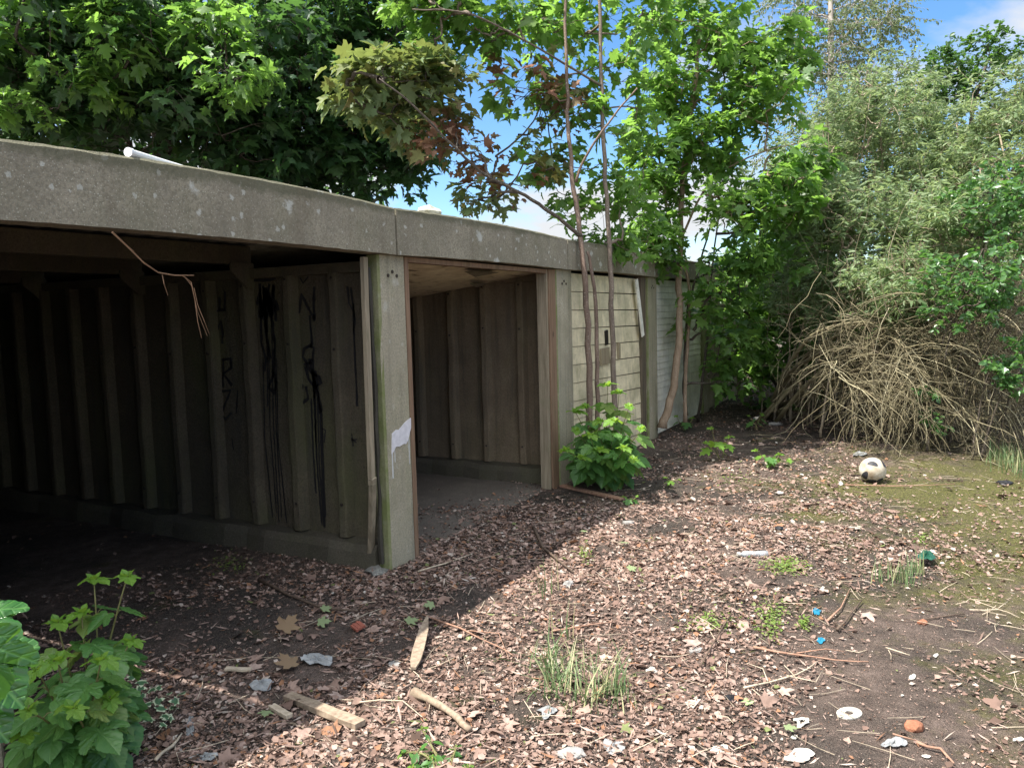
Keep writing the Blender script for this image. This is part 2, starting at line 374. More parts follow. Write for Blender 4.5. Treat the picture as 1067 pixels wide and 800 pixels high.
    if tpl is MAPLE:
        kd = rng.integers(0, 4, len(LP)); Vs_, Fs_, us_, o_ = [], [], [], 0
        for q_, tp_ in enumerate((MAPLE, MAPLE_B, MAPLE_C, MAPLE_D)):
            m_ = kd == q_
            if m_.any():
                a_, b_, c_ = place(tp_, LP[m_], LY[m_], LN[m_], LS[m_]*rng.uniform(.5, 1.3, m_.sum())); Vs_.append(a_); Fs_.append(b_+o_); us_.append(c_); o_ += len(a_)
        V, Fa, uv = np.vstack(Vs_), np.vstack(Fs_), np.vstack(us_)
    else: V, Fa, uv = place(tpl, LP, LY, LN, LS)
    mb.build(woodname, mats[0], t, smooth=True, fix=False)
    np_mesh(leafname, V, Fa, mats[1], t, uv)
    return t

# ================================================================ SETTING
def noise2(x, y, s, seed=0): return mnoise.noise(Vector((x*s+seed, y*s-seed*.7, seed*1.3)))
def gh(x, y):       # ground relief
    h = .05*noise2(x, y, .35, 3)+.028*noise2(x, y, 1.4, 9)+.012*noise2(x, y, 4.5, 5)
    inside = 1 if (y > -.02) else max(0, 1+(y+.02)/.25) if y > -.27 else 0
    return h*(1-inside)
gx = np.r_[np.linspace(-300, -8, 24), np.linspace(-7.8, 18, 300), np.linspace(18.6, 400, 24)]
gy = np.r_[np.linspace(-300, -10.4, 24), np.linspace(-10, .4, 150), np.linspace(.7, 12, 14), np.linspace(14, 400, 24)]
V = np.array([(x, y, gh(x, y)-(.0 if y < .1 else .012)) for y in gy for x in gx]); nx = len(gx)
Fa = np.array([(j*nx+i, j*nx+i+1, (j+1)*nx+i+1, (j+1)*nx+i) for j in range(len(gy)-1) for i in range(nx-1)])
k = Mt('soil_and_tarmac', .95, .15)
big = k.noise(.9, 7, .65); mid = k.noise(9, 6, .7); fine = k.noise(70, 4, .75)
c = k.ramp(mid, [(.3, (.085, .064, .054)), (.5, (.165, .122, .10)), (.72, (.27, .20, .168))])
c = k.mix(k.ramp(big, [(.42, .15), (.56, .9)]), c, k.ramp(fine, [(.35, (.026, .023, .020)), (.7, (.095, .082, .070))]))
x_, y_ = k.axis(0), k.axis(1)
# moss grows where the tarmac stays open, well away from the garages
mz = k.math('ADD', k.math('MULTIPLY', k.noise(1.6, 6, .7), 1.0), k.math('MULTIPLY', k.math('ABSOLUTE', k.math('ADD', y_, 3.7)), -.13))
mz = k.math('SUBTRACT', mz, k.math('MULTIPLY', k.math('ABSOLUTE', k.math('SUBTRACT', x_, 3.4)), .065))
c = k.mix(k.ramp(mz, [(.18, 0), (.38, .8)]), c, k.ramp(k.noise(38, 5, .75), [(.35, (.055, .06, .016)), (.6, (.165, .165, .038)), (.8, (.22, .20, .08))]))
mo2 = k.noise(1.9, 4, .6); c = k.mix(k.ramp(mo2, [(.62, 0), (.72, .6)]), c, (.085, .09, .02))
vf = k.noise(230, 3, .8); c = k.mix(k.ramp(vf, [(.38, .7), (.5, 0)]), c, (.025, .02, .017)); c = k.mix(k.ramp(vf, [(.56, 0), (.68, .55)]), c, (.30, .24, .19))
ch = k.voro(120); c = k.mix(k.ramp(ch, [(.09, .8), (.16, 0)]), c, (.34, .28, .22))
ch = k.voro(61, vec=k.map((1, 1.7, 1))); c = k.mix(k.ramp(ch, [(.05, .9), (.1, 0)]), c, (.42, .36, .30))
k.col(c); k.bump(k.math('ADD', k.math('MULTIPLY', vf, .35), k.math('ADD', fine, k.math('MULTIPLY', mid, 1.5))), 1.0, .025)
M_ground = k.m
g = np_mesh('ground', V, Fa, M_ground); tag(g, kind='structure')

# leaf litter --------------------------------------------------
kl = Mt('dry_leaves', .8, .25); r_ = kl.island()
cc = kl.ramp(r_, [(0, (.11, .070, .053)), (.14, (.18, .115, .09)), (.32, (.255, .17, .135)), (.54, (.34, .235, .19)), (.76, (.40, .295, .245)), (.86, (.29, .15, .085)), (.92, (.46, .38, .32)), (.98, (.16, .19, .07)), (.99, (.46, .42, .37))], 'CONSTANT')
n_ = kl.noise(25, 4); cc = kl.mix(kl.ramp(n_, [(.35, .45), (.6, 0)]), cc, (.06, .04, .03)); kl.col(cc); kl.translucent(cc, .12)
def litter_density(x, y):
    px, py, z = pix((x, y, 0.))
    d = 1.0
    # open tarmac towards the right foreground and the mossy strip behind it
    edge = (x*.55+(-y)*1.0)
    q = noise2(x, y, .8, 21)
    if y < -2.0:
        o = min(1, max(0, (-y-2.45+q*.9)/.7)); d *= 1-.80*o
    if ((x-3.4)/2.9)**2+((y+3.9)/1.1)**2 < 1: d *= .65
    nn_ = noise2(x, y, 1.2, 40)+.5*noise2(x, y, 3.7, 11)
    if nn_ > .18: d *= max(.15, 1-(nn_-.18)*5)
    return d
tpls = [
 (np.array([(0, 0, 0), (.35, .4, .15), (-.35, .45, .2), (0, 1, .1)], float), np.array([(0, 1, 3), (0, 3, 2)])),
 (np.array([(0, 0, 0), (.45, .35, .25), (.1, .5, 0), (-.5, .3, .3), (.3, 1, .2), (-.25, .9, .15)], float), np.array([(0, 1, 2), (0, 2, 3), (2, 1, 4), (2, 4, 5), (2, 5, 3)])),
 (np.array([(0, 0, 0), (.06, .3, .05), (-.05, .6, .02), (.03, 1, .06)], float), np.array([(0, 1, 2), (1, 3, 2)])),
 (MAPLE_LO[0]*np.array([1, 1, 2.2])+np.array([0, 0, .12]), MAPLE_LO[1])]
def scatter(n, sampler, sizes, probs, minz=.0):
    pts = []
    while len(pts) < n:
        x, y = sampler()
        if y > 4.9: continue
        if sampler is crumb or random.random() < litter_density(x, y): pts.append((x, y))
    pts = np.array(pts); kind = rng.choice(len(tpls), n, p=probs); Vs, Fs = [], []; off = 0
    for q, tp in enumerate(tpls):
        s_ = pts[kind == q]; m_ = len(s_)
        if not m_: continue
        z = np.array([gh(a, b) for a, b in s_])+rng.random(m_)**2*.012+.001
        a = rng.random(m_)*6.28; yd = np.c_[np.cos(a), np.sin(a), rng.normal(size=m_)*.22]; nd = np.c_[rng.normal(size=(m_, 2))*.38, np.ones(m_)]
        lo, hi = sizes[q]; sz = lo+(hi-lo)*rng.random(m_)**2.8
        V_, F_, _ = place(tp, np.c_[s_, z], yd, nd, sz); Vs.append(V_); Fs.append(F_+off); off += len(V_)
    return np.vstack(Vs), np.vstack(Fs)
def pixsampler(x0, x1, y0, y1, pw):    # uniform-ish in view so that density follows what shows
    def f():
        t = random.random()**pw; dist = y0+(y1-y0)*t; lat = random.uniform(x0, x1)*dist
        p = CP+fw*dist+rt*lat; return p[0], p[1]
    return f
Vs, Fs = [], []; off = 0; crumb = pixsampler(-.72, .72, 2.2, 8.5, 1.0)
for (n_, s_, sz, pr) in ((70000, crumb, [(.002, .009), (.002, .010), (.006, .035), (.01, .02)], [.36, .34, .30, .0]), (135000, pixsampler(-.72, .72, 2.2, 6.5, 1.0), [(.003, .030), (.004, .034), (.010, .09), (.02, .09)], [.40, .33, .26, .01]),
                         (70000, pixsampler(-.72, .72, 4.5, 15, 1.25), [(.008, .038), (.010, .042), (.02, .08), (.03, .08)], [.42, .40, .16, .02]),
                         (5000, lambda: (random.uniform(-8, 14), random.uniform(-9, 0)), [(.02, .06)]*4, [.4, .4, .1, .1])):
    a, b = scatter(n_, s_, sz, pr); m_ = a[b[:, 0], 1]
    Vs.append(a); Fs.append(b+off); off += len(a)
lit = np.vstack(Vs); lf = np.vstack(Fs)
# hardly any litter blows deep into the garages
cy = lit[lf].mean(1); u_ = np.abs(np.sin(np.floor(cy[:, 0]*37)*91.7+np.floor(cy[:, 1]*41)*57.3)*437.5) % 1; wob_ = .5*np.sin(cy[:, 0]*2.3)+.3*np.sin(cy[:, 0]*5.1+1)
keep = (cy[:, 1] < .0) | (u_ < np.clip(1.05-(cy[:, 1]-.25*wob_)/np.where(cy[:, 0] < 0, 1.7, .75), .02, 1)); lf = lf[keep]
o = np_mesh('leaf_litter', lit, lf, kl.m, smooth=False); tag(o, 'brown fallen leaves and leaf fragments strewn over the yard', 'leaf litter', kind='stuff')

# garage floor
fm = concrete('garage_floor_concrete', (.12, .10, .08), 0, .1, 0, .6, .3)
MB().box((-5.32, .06, -.2), (-.1, 5.3, .003)).build('garage_floor', M_ground)['kind'] = 'structure'
mb = MB(); mb.box((-.09, .06, -.2), (15.9, 5.3, .003)); o = mb.build('garage_floor', concrete('dusty_floor', (.18, .155, .13), 0, 0, -.3, .6, .2)); tag(o, kind='structure')

# ================================================================ GARAGES
W = 2.66; H = 2.03
M_lin = concrete('lintel_concrete', (.34, .30, .225), 1.0, .15, -.38, .6, 1, 0, 2.27)
M_post = concrete('post_concrete', (.46, .41, .30), .4, .45, 0, .65, 1, 1)
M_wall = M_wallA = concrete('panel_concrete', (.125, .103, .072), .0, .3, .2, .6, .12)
M_foot = concrete('footing_concrete', (.115, .10, .075), .0, .2, 0, .6, .2)
M_jamb = timber('red_brown_jamb_timber', (.14, .085, .055), (.26, .17, .11), .25)
M_grey = timber('weathered_grey_timber', (.17, .14, .095), (.34, .28, .20), .3)
M_dark = timber('old_dark_timber', (.07, .055, .04), (.15, .12, .085), .35)
kk = Mt('flaking_ceiling_board', .85, .2); nn = kk.noise(6, 7, .7); vv = kk.noise(2.4, 4, .6, kk.map((1, 5, 1)))
c = kk.ramp(nn, [(.3, (.48, .38, .25)), (.6, (.72, .61, .44))]); c = kk.mix(kk.ramp(vv, [(.60, 0), (.66, .85)]), c, (.10, .065, .035)); kk.col(c); kk.bump(nn, .6, .006); M_ceil = kk.m
kk = Mt('asbestos_cement_sheet', .9, .2); nn = kk.noise(5, 6, .7); kk.col(kk.ramp(nn, [(.3, (.10, .095, .085)), (.7, (.25, .24, .215))])); M_sheet = kk.m
def doorpaint(name, c0, dirt, sc=3):
    k = Mt(name, .6, .35); nn = k.noise(sc, 7, .7, k.map((1, 1, 1.6))); c = k.ramp(nn, [(.35, tuple(v*.72 for v in c0)), (.6, c0)])
    st = k.noise(7, 6, .7, k.map((2, 2, .35))); c = k.mix(k.ramp(st, [(.5, 0), (.72, dirt)]), c, (.12, .12, .06))
    g_ = k.noise(1.3, 5, .7); c = k.mix(k.ramp(g_, [(.47, 0), (.65, dirt)]), c, (.16, .165, .075))
    r2 = k.noise(40, 3); c = k.mix(k.ramp(r2, [(.66, 0), (.7, .7)]), c, (.12, .07, .04))
    k.col(c); k.bump(nn, .3, .003); return k.m
M_door3 = doorpaint('cream_painted_boards', (.80, .70, .48), .5); M_door4 = doorpaint('white_painted_boards', (.80, .77, .68), .3)
M_door5 = doorpaint('tan_boards', (.34, .29, .19), .6)
GAR = thing('garage_block', (0, 0, 0), 'row of derelict precast concrete lock-up garages with open bays', 'garages')

def lintel(x0, x1, apex, z1a, z1b, mat, n=48):
    mb = MB(); vs = []; fs = []
    for i in range(n+1):
        t = i/n; x = x0+(x1-x0)*t; zt = z1a+(z1b-z1a)*t+apex*(1-abs(2*t-1)**2); zb = H-.0+.012*math.sin(t*math.pi)
        j = lambda s: random.uniform(-s, s)
        for (y, z) in ((-.045, zb+j(.002)), (.09, zb), (.09, zt+j(.001)), (-.033, zt+j(.0018)), (-.045, zt-.012+j(.003))): vs.append((x, y+j(.001), z))
    for i in range(n):
        for k_ in range(5): fs.append((i*5+k_, i*5+(k_+1) % 5, i*5+5+(k_+1) % 5, i*5+5+k_))
    fs += [(4, 3, 2, 1, 0), tuple(n*5+k_ for k_ in range(5))]
    return MB().add(vs, fs).build('lintel', mat, GAR)
zt = 2.30
for b_ in range(-2, 5):
    ap = {-1: .035, 0: .022}.get(b_, .012)
    lintel(b_*W+.009, (b_+1)*W-.009, ap, zt+.025-.012*b_*(b_ > 0)-.012*(b_ < 0), zt+.025-.012*(b_+1)*(b_ >= 0), M_lin)
# mortar crumbs in the first joint
M_drip = plain('white_paint_drip', (.5, .5, .48)); M_rust = plain('rusty_bolt', (.04, .028, .02))
# posts
for b_ in range(-2, 6):
    x = b_*W; mb = MB(); wv = .14 if b_ < 1 else .18
    n = 10
    vs = []; fs = []
    for i in range(n+1):
        z = (H-.002)*i/n
        for (dx_, dy_) in ((-wv, .012), (-wv+.014, 0), (wv-.014, 0), (wv, .012), (wv, .09), (-wv, .09)):
            e = random.uniform(-.003, .003); vs.append((x+dx_+e*(abs(dx_) > .12), dy_+(e*.6 if dy_ < .02 else 0), z if i else -.1))
    for i in range(n):
        for k_ in range(6): fs.append((i*6+k_, i*6+(k_+1) % 6, i*6+6+(k_+1) % 6, i*6+6+k_))
    fs += [(5, 4, 3, 2, 1, 0), tuple(n*6+k_ for k_ in range(6))]
    p = MB().add(vs, fs).build('post', M_post, GAR)
    if b_ in (0, 1, 2):
        for (dx_, z) in ((-.045, 1.90), (0, 1.925), (.045, 1.90)): MB().tube([(x+dx_, -.004, z), (x+dx_, .004, z)], .012, 8).build('bolt', M_rust, p)
    if b_ == 0:     # torn white sticker and drips of paint
        q = MB(); pts = [(-.075, .89), (-.03, .91), (.0, .905), (.045, .93), (.085, .95), (.135, .965), (.134, .90), (.118, .87), (.095, .82), (.07, .80), (.045, .805), (.0, .795), (-.04, .80), (-.07, .77), (-.088, .76)]
        q.prism([(x+a, z) for a, z in pts], 1, -.0045, .002).build('paint_patch', plain('flaking_white_paint', (.62, .6, .62), .6, .3, .2, 25), p)
        for (a, z0, z1, ww) in ((-.085, .60, .765, .010), (.102, .66, .83, .006), (-.055, .70, .79, .005)):
            MB().box((x+a, -.0035, z0), (x+a+ww, .002, z1)).build('paint_drip', M_drip, p)
# partition walls with ribs
ribY = [.43+.404*i for i in range(12)]
M_bolt = plain('wall_bolt', (.03, .022, .018))
M_wall2 = concrete('browned_lit_panel_concrete', (.26, .20, .135), .0, .2, .2, .6, .12)  # brown staining, plus a lighter tone painting in the second bay's brighter light
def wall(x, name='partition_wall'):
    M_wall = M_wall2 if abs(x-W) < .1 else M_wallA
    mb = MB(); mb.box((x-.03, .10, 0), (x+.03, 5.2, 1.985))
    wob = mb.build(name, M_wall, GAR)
    for sgn in (-1, 1):
        for y in ribY:
            r = MB(); dy = random.uniform(-.01, .01); n = 8; vs = []; fs = []
            for i in range(n+1):
                z = .165+(1.935-.165)*i/n; e = random.uniform(-.004, .004)
                for (a, q) in ((.03, -.054), (.090, -.036), (.097, -.024), (.097, .024), (.090, .036), (.03, .054)): vs.append((x+sgn*(a+e*(a > .05)), y+q+dy+e, z))
            for i in range(n):
                for k_ in range(5): fs.append((i*6+k_, i*6+k_+1, i*6+7+k_, i*6+6+k_))
            fs += [(5, 4, 3, 2, 1, 0), tuple(n*6+k_ for k_ in range(6))]
            ro = r.add(vs, fs).build('rib', M_wall, wob)
            if sgn < 0 and x > -.1 and x < W+.1 and y < 4.2:
                for z in (.36, 1.45, 1.88):
                    zz_ = z+random.uniform(-.05, .05); MB().tube([(x-.092, y+dy, zz_), (x-.103, y+dy, zz_)], .010, 7).build('bolt', M_bolt, ro)
        MB().box((min(x+sgn*.028, x+sgn*.075), .10, 1.93), (max(x+sgn*.028, x+sgn*.075), 5.19, 2.0)).build('rail', M_wall, wob, bevel=.006)
        f = MB(); vs = []
        n = 26
        for i in range(n+1):
            y = .1+5.09*i/n; e = random.uniform(-.02, .02); e2 = random.uniform(-.012, .012)
            for (a, z) in ((.02, -.05), (.19+e, -.05), (.165+e, .11+e2), (.14+e, .155+e2), (.02, .16)): vs.append((x+sgn*a, y, z))
        fs = []
        for i in range(n):
            for k_ in range(5): fs.append((i*5+k_, i*5+(k_+1) % 5, i*5+5+(k_+1) % 5, i*5+5+k_))
        fs += [(4, 3, 2, 1, 0), tuple(n*5+k_ for k_ in range(5))]
        f.add(vs, fs).build('footing', M_foot, wob)
    return wob
walls = {b_: wall(b_*W) for b_ in range(-2, 6)}
mb = MB(); mb.box((-2*W-.05, 5.2, 0), (5*W+.05, 5.27, 2.2)); mb.build('back_wall', M_wall, GAR)
# roofs: corrugated cement sheets on concrete purlins
for b_ in range(-2, 5):
    x0 = b_*W+.01; x1 = (b_+1)*W-.01; n = 72; vs = []; fs = []
    for i in range(n+1):
        x = x0+(x1-x0)*i/n; a = .018*math.sin(i*math.pi/2+.3)
        for (y, z) in ((.092, 2.20), (5.35, 2.13)): vs += [(x, y, z+a), (x, y, z+a+.008)]
    for i in range(n):
        o_ = i*4; fs += [(o_, o_+4, o_+6, o_+2), (o_+1, o_+3, o_+7, o_+5), (o_, o_+1, o_+5, o_+4), (o_+2, o_+6, o_+7, o_+3)]
    MB().add(vs, fs).build('roof_sheet', M_sheet, GAR)
    if b_ == 0: continue
    for y in (1.24, 2.42, 3.7, 4.9):
        z = 2.175-.013*y
        pb = MB().box((x0+.02, y-.035, z-.13), (x1-.02, y+.035, z-.0)).build('purlin', M_wall, GAR, bevel=.006)
        for xx, s_ in ((x1-.02, -1), (x0+.02, 1)):
            MB().prism([(xx, 2.04), (xx, 1.86), (xx+s_*.06, 1.86), (xx+s_*.2, 1.98), (xx+s_*.2, 2.04)], 1, y-.055, y-.037).build('bracket', M_wall, pb)
# ceiling board in the second bay
mb = MB(); n = 12; vs = []; fs = []
for j in range(n+1):
    for i in range(n+1):
        x = .04+(W-.08)*i/n; y = .095+4.9*j/n; z = 2.024-.125*min(y-.095, 1.7)+.012*math.sin(i*1.9+j*1.3)*(0 < i < n)*(j > 0); vs.append((x, y, z))
m0 = (n+1)*(n+1); vs += [(x, y, z+.01) for x, y, z in vs]
for j in range(n):
    for i in range(n):
        a = j*(n+1)+i; fs += [(a, a+n+1, a+n+2, a+1), (a+m0, a+1+m0, a+n+2+m0, a+n+1+m0)]
co = MB().add(vs, fs).build('ceiling_board', M_ceil, GAR)
for (px, py, ln, ww) in ((478, 281, .34, .05), (505, 285, .42, .07), (450, 279, .2, .05), (470, 293, .25, .04), (500, 290, .3, .03), (447, 300, .3, .05)):
    p = onY(px, py, .5); d = ray(px, py); p = CP+d*((1.97-CP[2])/d[2])
    q_ = -.125*min(max(p[1]-.095, 0), 1.7)-.008
    if p[1] > 4.8 or p[1] < .1 or p[0] > W-.2: continue
    MB().add([(p[0]-ln/2, p[1]-ww, 2.01+q_), (p[0]+ln/2, p[1]-ww*.4, 2.005+q_), (p[0]+ln/2, p[1]+ww, 1.995+q_), (p[0], p[1]+ww*1.3, 1.965+q_), (p[0]-ln/2, p[1]+ww, 2.005+q_)], [(0, 1, 2, 3, 4)]).build('peeling_flap', M_dark, co, fix=False)
# timber jambs and headers
def jamb(x0, x1, y0, y1, mat, z1=H-.003, parent=GAR): MB().box((x0, y0, 0), (x1, y1, z1), .002).build('door_jamb', mat, parent, bevel=.003)
jamb(.143, .185, .004, .094, M_jamb)
jamb(W-.345, W-.318, .02, .12, M_grey); jamb(W-.315, W-.183, .006, .10, M_jamb)
jamb(2*W-.40, 2*W-.25, .01, .1, M_dark); jamb(2*W-.248, 2*W-.143, .03, .1, M_grey)
MB().beam((.19, .045, 2.012), (W-.35, .045, 2.005), .06, .034, seg=6, jit=.04).build('door_header', M_jamb, GAR)
# loose grey batten standing in the first opening
t = thing('timber_batten', (-.2, .02, 0), 'split grey timber batten standing upright left of the front concrete post', 'timber')
a = onY(379, 268, .03); b = onY(387.5, 505, .0); c_ = G(386.5, 590)
MB().beam(a, b, .04, .028, (0, 1, 0), 6, .06).build('upper_length', M_grey, t)
MB().beam(onY(388.5, 498, -.01), (c_[0], c_[1], 0), .042, .028, (0, 1, 0), 4, .06).build('lower_length', M_grey, t)
# small rough edge of the broken wall end
mb = MB(); P = [(-.155, .06, z) for z in np.linspace(.05, 1.95, 14)]; mb.tube([(p[0]+random.uniform(-.008, .008), p[1], p[2]) for p in P], [random.uniform(.008, .02) for _ in P], 5)
mb.build('mortar', plain('crumbly_dark_mortar', (.05, .045, .035)), GAR)

# boarded doors
def boards(x0, x1, z0, z1, n, y, skew, gap, mat, twist=0):
    mb = MB(); h = (z1-z0)/n
    for i in range(n):
        a = z0+i*h; t0 = 1-(i+.0)/n
        sl_ = twist*t0                      # the lower boards hang crooked
        xr = x1+skew*(1-i/n); y1 = y-.03*t0*(twist != 0)
        za, zb = a-.0*sl_, a-sl_
        # overlapping boards: the lower edge stands proud
        vs = [(x0, y-.007, za+gap), (xr, y1-.007, zb+gap), (xr, y1, zb+h), (x0, y, za+h), (x0, y+.02, za+gap), (xr, y1+.02, zb+gap), (xr, y1+.02, zb+h), (x0, y+.02, za+h)]
        mb.add(vs, [(0, 1, 2, 3), (4, 7, 6, 5), (0, 3, 7, 4), (1, 5, 6, 2), (0, 4, 5, 1), (3, 2, 6, 7)])
    return mb
d3 = boards(W+.18, 2*W-.46, .03, H-.02, 11, .06, .17, .005, M_door3, .09).build('door', M_door3, GAR); d3['label'] = 'cream boarded door sagging crookedly out of its frame'
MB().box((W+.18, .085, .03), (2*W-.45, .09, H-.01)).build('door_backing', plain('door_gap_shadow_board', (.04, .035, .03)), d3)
M_patch = timber('weathered_patch_wood', (.18, .14, .09), (.32, .27, .18)); hp = onY(632, 350, .04); MB().box((hp[0]-.03, .025, hp[2]-.1), (hp[0]+.03, .05, hp[2]+.06), .008).build('handle', plain('black_rusted_iron', (.02, .018, .016), .5), d3)
hp = onY(630, 370, .04); MB().box((hp[0]-.13, .03, hp[2]-.1), (hp[0]+.13, .048, hp[2]+.08), .006).build('patch_board', M_patch, d3)
hp = onY(644, 365, .04); MB().box((hp[0]-.02, .02, hp[2]-.09), (hp[0]+.03, .045, hp[2]+.09)).build('hinge', M_patch, d3)
# white strip fallen across the gap
a = onY(663, 291, .0); b = onY(670, 350, -.02); MB().beam(a, b, .09, .012, (0, 1, 0), 3, .05).build('door_trim', M_door4, GAR)
d4 = boards(2*W+.145, 3*W-.16, .02, H-.02, 24, .05, 0, .003, M_door4).build('door', M_door4, GAR)
MB().box((2*W+.145, .075, .03), (3*W-.16, .08, H-.01)).build('door_backing', plain('door_gap_board', (.05, .05, .045)), d4)
hp = onY(714, 399, .04); MB().tube([(hp[0], .05, hp[2]), (hp[0], .0, hp[2])], [.03, .035], 10).build('handle', plain('black_handle', (.015, .015, .015), .4), d4)
for b_ in (3, 4):
    mb = MB(); n = 12
    for i in range(n):
        xa = b_*W+.16+(W-.32)*i/n; mb.box((xa+.004, .05+random.uniform(0, .006), .02), (xa+(W-.32)/n-.004, .08, H-.03))
    d = mb.build('door', M_door5 if b_ == 3 else M_door3, GAR, bevel=.003)
    MB().box((b_*W+.2, .03, 1.55), ((b_+1)*W-.2, .047, 1.67)).build('rail', M_dark, d)

# graffiti on the partition wall (thin films of sprayed paint)
kk = Mt('black_spray_paint', .45, .4); kk.col((.018, .017, .018)); M_spray = kk.m
kk = Mt('faint_spray_paint', .7, .3); kk.col((.022, .02, .02)); M_faint = kk.m
def zpx(x, y): return 190+x*.4125, 250+y*.4125
XW = -.0335
def strokes(lines, wpx, mat):
    mb = MB()
    for ln in lines:
        P = [onX(*zpx(*p), XW) for p in ln]; P = [np.array([XW, p[1], p[2]]) for p in P]
        # resample
        Q = [P[0]]
        for a, b in zip(P[:-1], P[1:]):
            n = max(1, int(np.linalg.norm(b-a)/.03))
            Q += [a+(b-a)*i/n+np.array([0, random.uniform(-.002, .002), random.uniform(-.002, .002)]) for i in range(1, n+1)]
        vs = []; fs = []
        for i, p in enumerate(Q):
            t = Q[min(i+1, len(Q)-1)]-Q[max(i-1, 0)]; nn_ = nrm(np.array([0, t[2], -t[1]])); w2 = wpx*(.82+random.uniform(-.25, .25))
            vs += [p+nn_*w2, p-nn_*w2]
        for i in range(len(Q)-1): fs.append((2*i, 2*i+1, 2*i+3, 2*i+2))
        o_ = len(mb.v); mb.add(vs, fs)
        # give the film a thickness
        vs2 = [v+np.array([-.0015, 0, 0]) for v in vs]; mb.add(vs2, fs)
    return mb.build('graffiti', mat, walls[0], fix=False)
strokes([[(78, 140), (79, 165), (84, 180), (108, 176)], [(94, 145), (95, 178)], [(108, 130), (107, 180)],           # W
         [(90, 262), (84, 240), (97, 205), (102, 235), (101, 262)],                                                    # 1 / caret
         [(104, 300), (103, 372)], [(100, 302), (122, 300), (124, 322), (104, 338)], [(104, 338), (126, 368)],        # R
         [(98, 382), (122, 380), (98, 440), (110, 452), (124, 436)]], .012, M_spray)                                  # Z
# wild block scrawl in the next panel
sc = []
for i in range(26):
    x0 = random.uniform(195, 236); y0 = random.uniform(110, 180); sc.append([(x0, y0), (x0+random.uniform(-12, 12), y0+random.uniform(20, 70))])
sc += [[(178, 101), (205, 103), (236, 96)], [(196, 110), (200, 260), (212, 300), (208, 330)], [(232, 120), (226, 190), (234, 260), (230, 340), (218, 372), (232, 388), (238, 360), (228, 330)], [(206, 120), (212, 240), (222, 300)]]
strokes(sc, .014, M_spray)
strokes([[(x, y0), (x+4, (y0+y1)/2), (x+dx_, y1)] for x, dx_, y0, y1 in ((204, 24, 300, 700), (218, 20, 250, 690), (226, 18, 200, 712), (233, 18, 240, 700), (238, 26, 300, 715), (212, 4, 220, 420))], .0055, M_spray)
strokes([[(296, 185), (300, 135), (316, 168), (334, 200)], [(334, 118), (332, 160), (334, 205)],                    # N
         [(322, 190), (326, 240), (328, 265)]], .012, M_spray)
strokes([[(328, 265), (308, 275), (304, 295), (318, 315), (330, 300), (332, 272), (322, 268)], [(310, 310), (328, 335), (345, 345), (350, 360), (335, 372), (318, 350), (312, 320)],
         [(305, 365), (298, 385), (304, 412), (318, 400), (312, 370)], [(336, 330), (342, 380), (352, 428), (345, 438)], [(320, 300), (340, 380), (348, 430)], [(330, 300), (334, 400)]], .013, M_spray)
strokes([[(x, y0), (x+4, (y0+y1)/2), (x+dx_, y1)] for x, dx_, y0, y1 in ((326, 12, 400, 640), (335, 18, 380, 720), (342, 16, 400, 725), (348, 12, 420, 722), (352, 10, 430, 700), (330, 8, 330, 520))], .0075, M_spray)
strokes([[(417, 118), (421, 160), (432, 180)], [(426, 120), (436, 200), (432, 240)], [(432, 160), (434, 250), (442, 420)]], .009, M_spray)
for ln_ in [[(420, 495), (440, 512)], [(418, 506), (442, 504)], [(428, 490), (432, 520)], [(352, 475), (362, 480), (358, 512)], [(140, 380), (136, 440)], [(66, 400), (78, 440)], [(125, 500), (130, 530)], [(298, 96), (305, 110), (318, 92)]]: strokes([ln_], .006, M_faint)

# roof odds and ends
def ltop(x): t_ = (x+W)/W; return zt+.013+.012*t_+.035*(1-(2*t_-1)**2)
xa, xb = onY(131, 158, .0)[0], onY(207, 178, .12)[0]; a = np.array([xa, -.02, ltop(xa)+.020]); b = np.array([xb, .14, ltop(xb)+.012])
t = thing('plastic_pipe', a, 'white plastic pipe lying on top of the nearest concrete lintel', 'pipe')
MB().tube([a, (a+b)/2, b], [.017, .017, .017], 14).build('barrel', plain('white_plastic', (.8, .8, .78), .4, .4, .1), t, smooth=False)
MB().tube([a-(b-a)*.012, a+(b-a)*.03], [.020, .020], 14).build('end_collar', plain('white_plastic_collar', (.8, .8, .8), .4, .4, .1), t)
def lump(name, p, r, mat, label, cat, sq=.7, jag=.25, group=None, sub=2):
    import bmesh
    bm = bmesh.new(); bmesh.ops.create_icosphere(bm, subdivisions=sub, radius=1)
    sd_ = random.random()*50
    for v in bm.verts:
        v.co *= 1+jag*mnoise.noise(v.co*1.3+Vector((sd_, 0, 0)))*1.6+jag*.4*mnoise.noise(v.co*4+Vector((sd_, 0, 0)))
        v.co.z *= sq
    rr = np.broadcast_to(np.array(r, float), (3,)); bmesh.ops.scale(bm, vec=Vector(rr), verts=bm.verts)
    bmesh.ops.rotate(bm, cent=(0, 0, 0), matrix=Matrix.Rotation(random.random()*6, 3, 'Z'), verts=bm.verts)
    me = bpy.data.meshes.new(name); bm.to_mesh(me); bm.free(); me.materials.append(mat)
    o = bpy.data.objects.new(name, me); C.objects.link(o); o.location = (p[0], p[1], gh(p[0], p[1])+rr[2]*sq*.55 if p[2] < .5 else p[2]); return tag(o, label, cat, group)
pp = onY(447, 220.5, .12); lump('moss_cushion', pp, (.10, .07, .045), plain('bleached_moss', (.55, .53, .42), .9), 'pale bleached moss cushion on the lintel just right of the front joint', 'moss', .9)

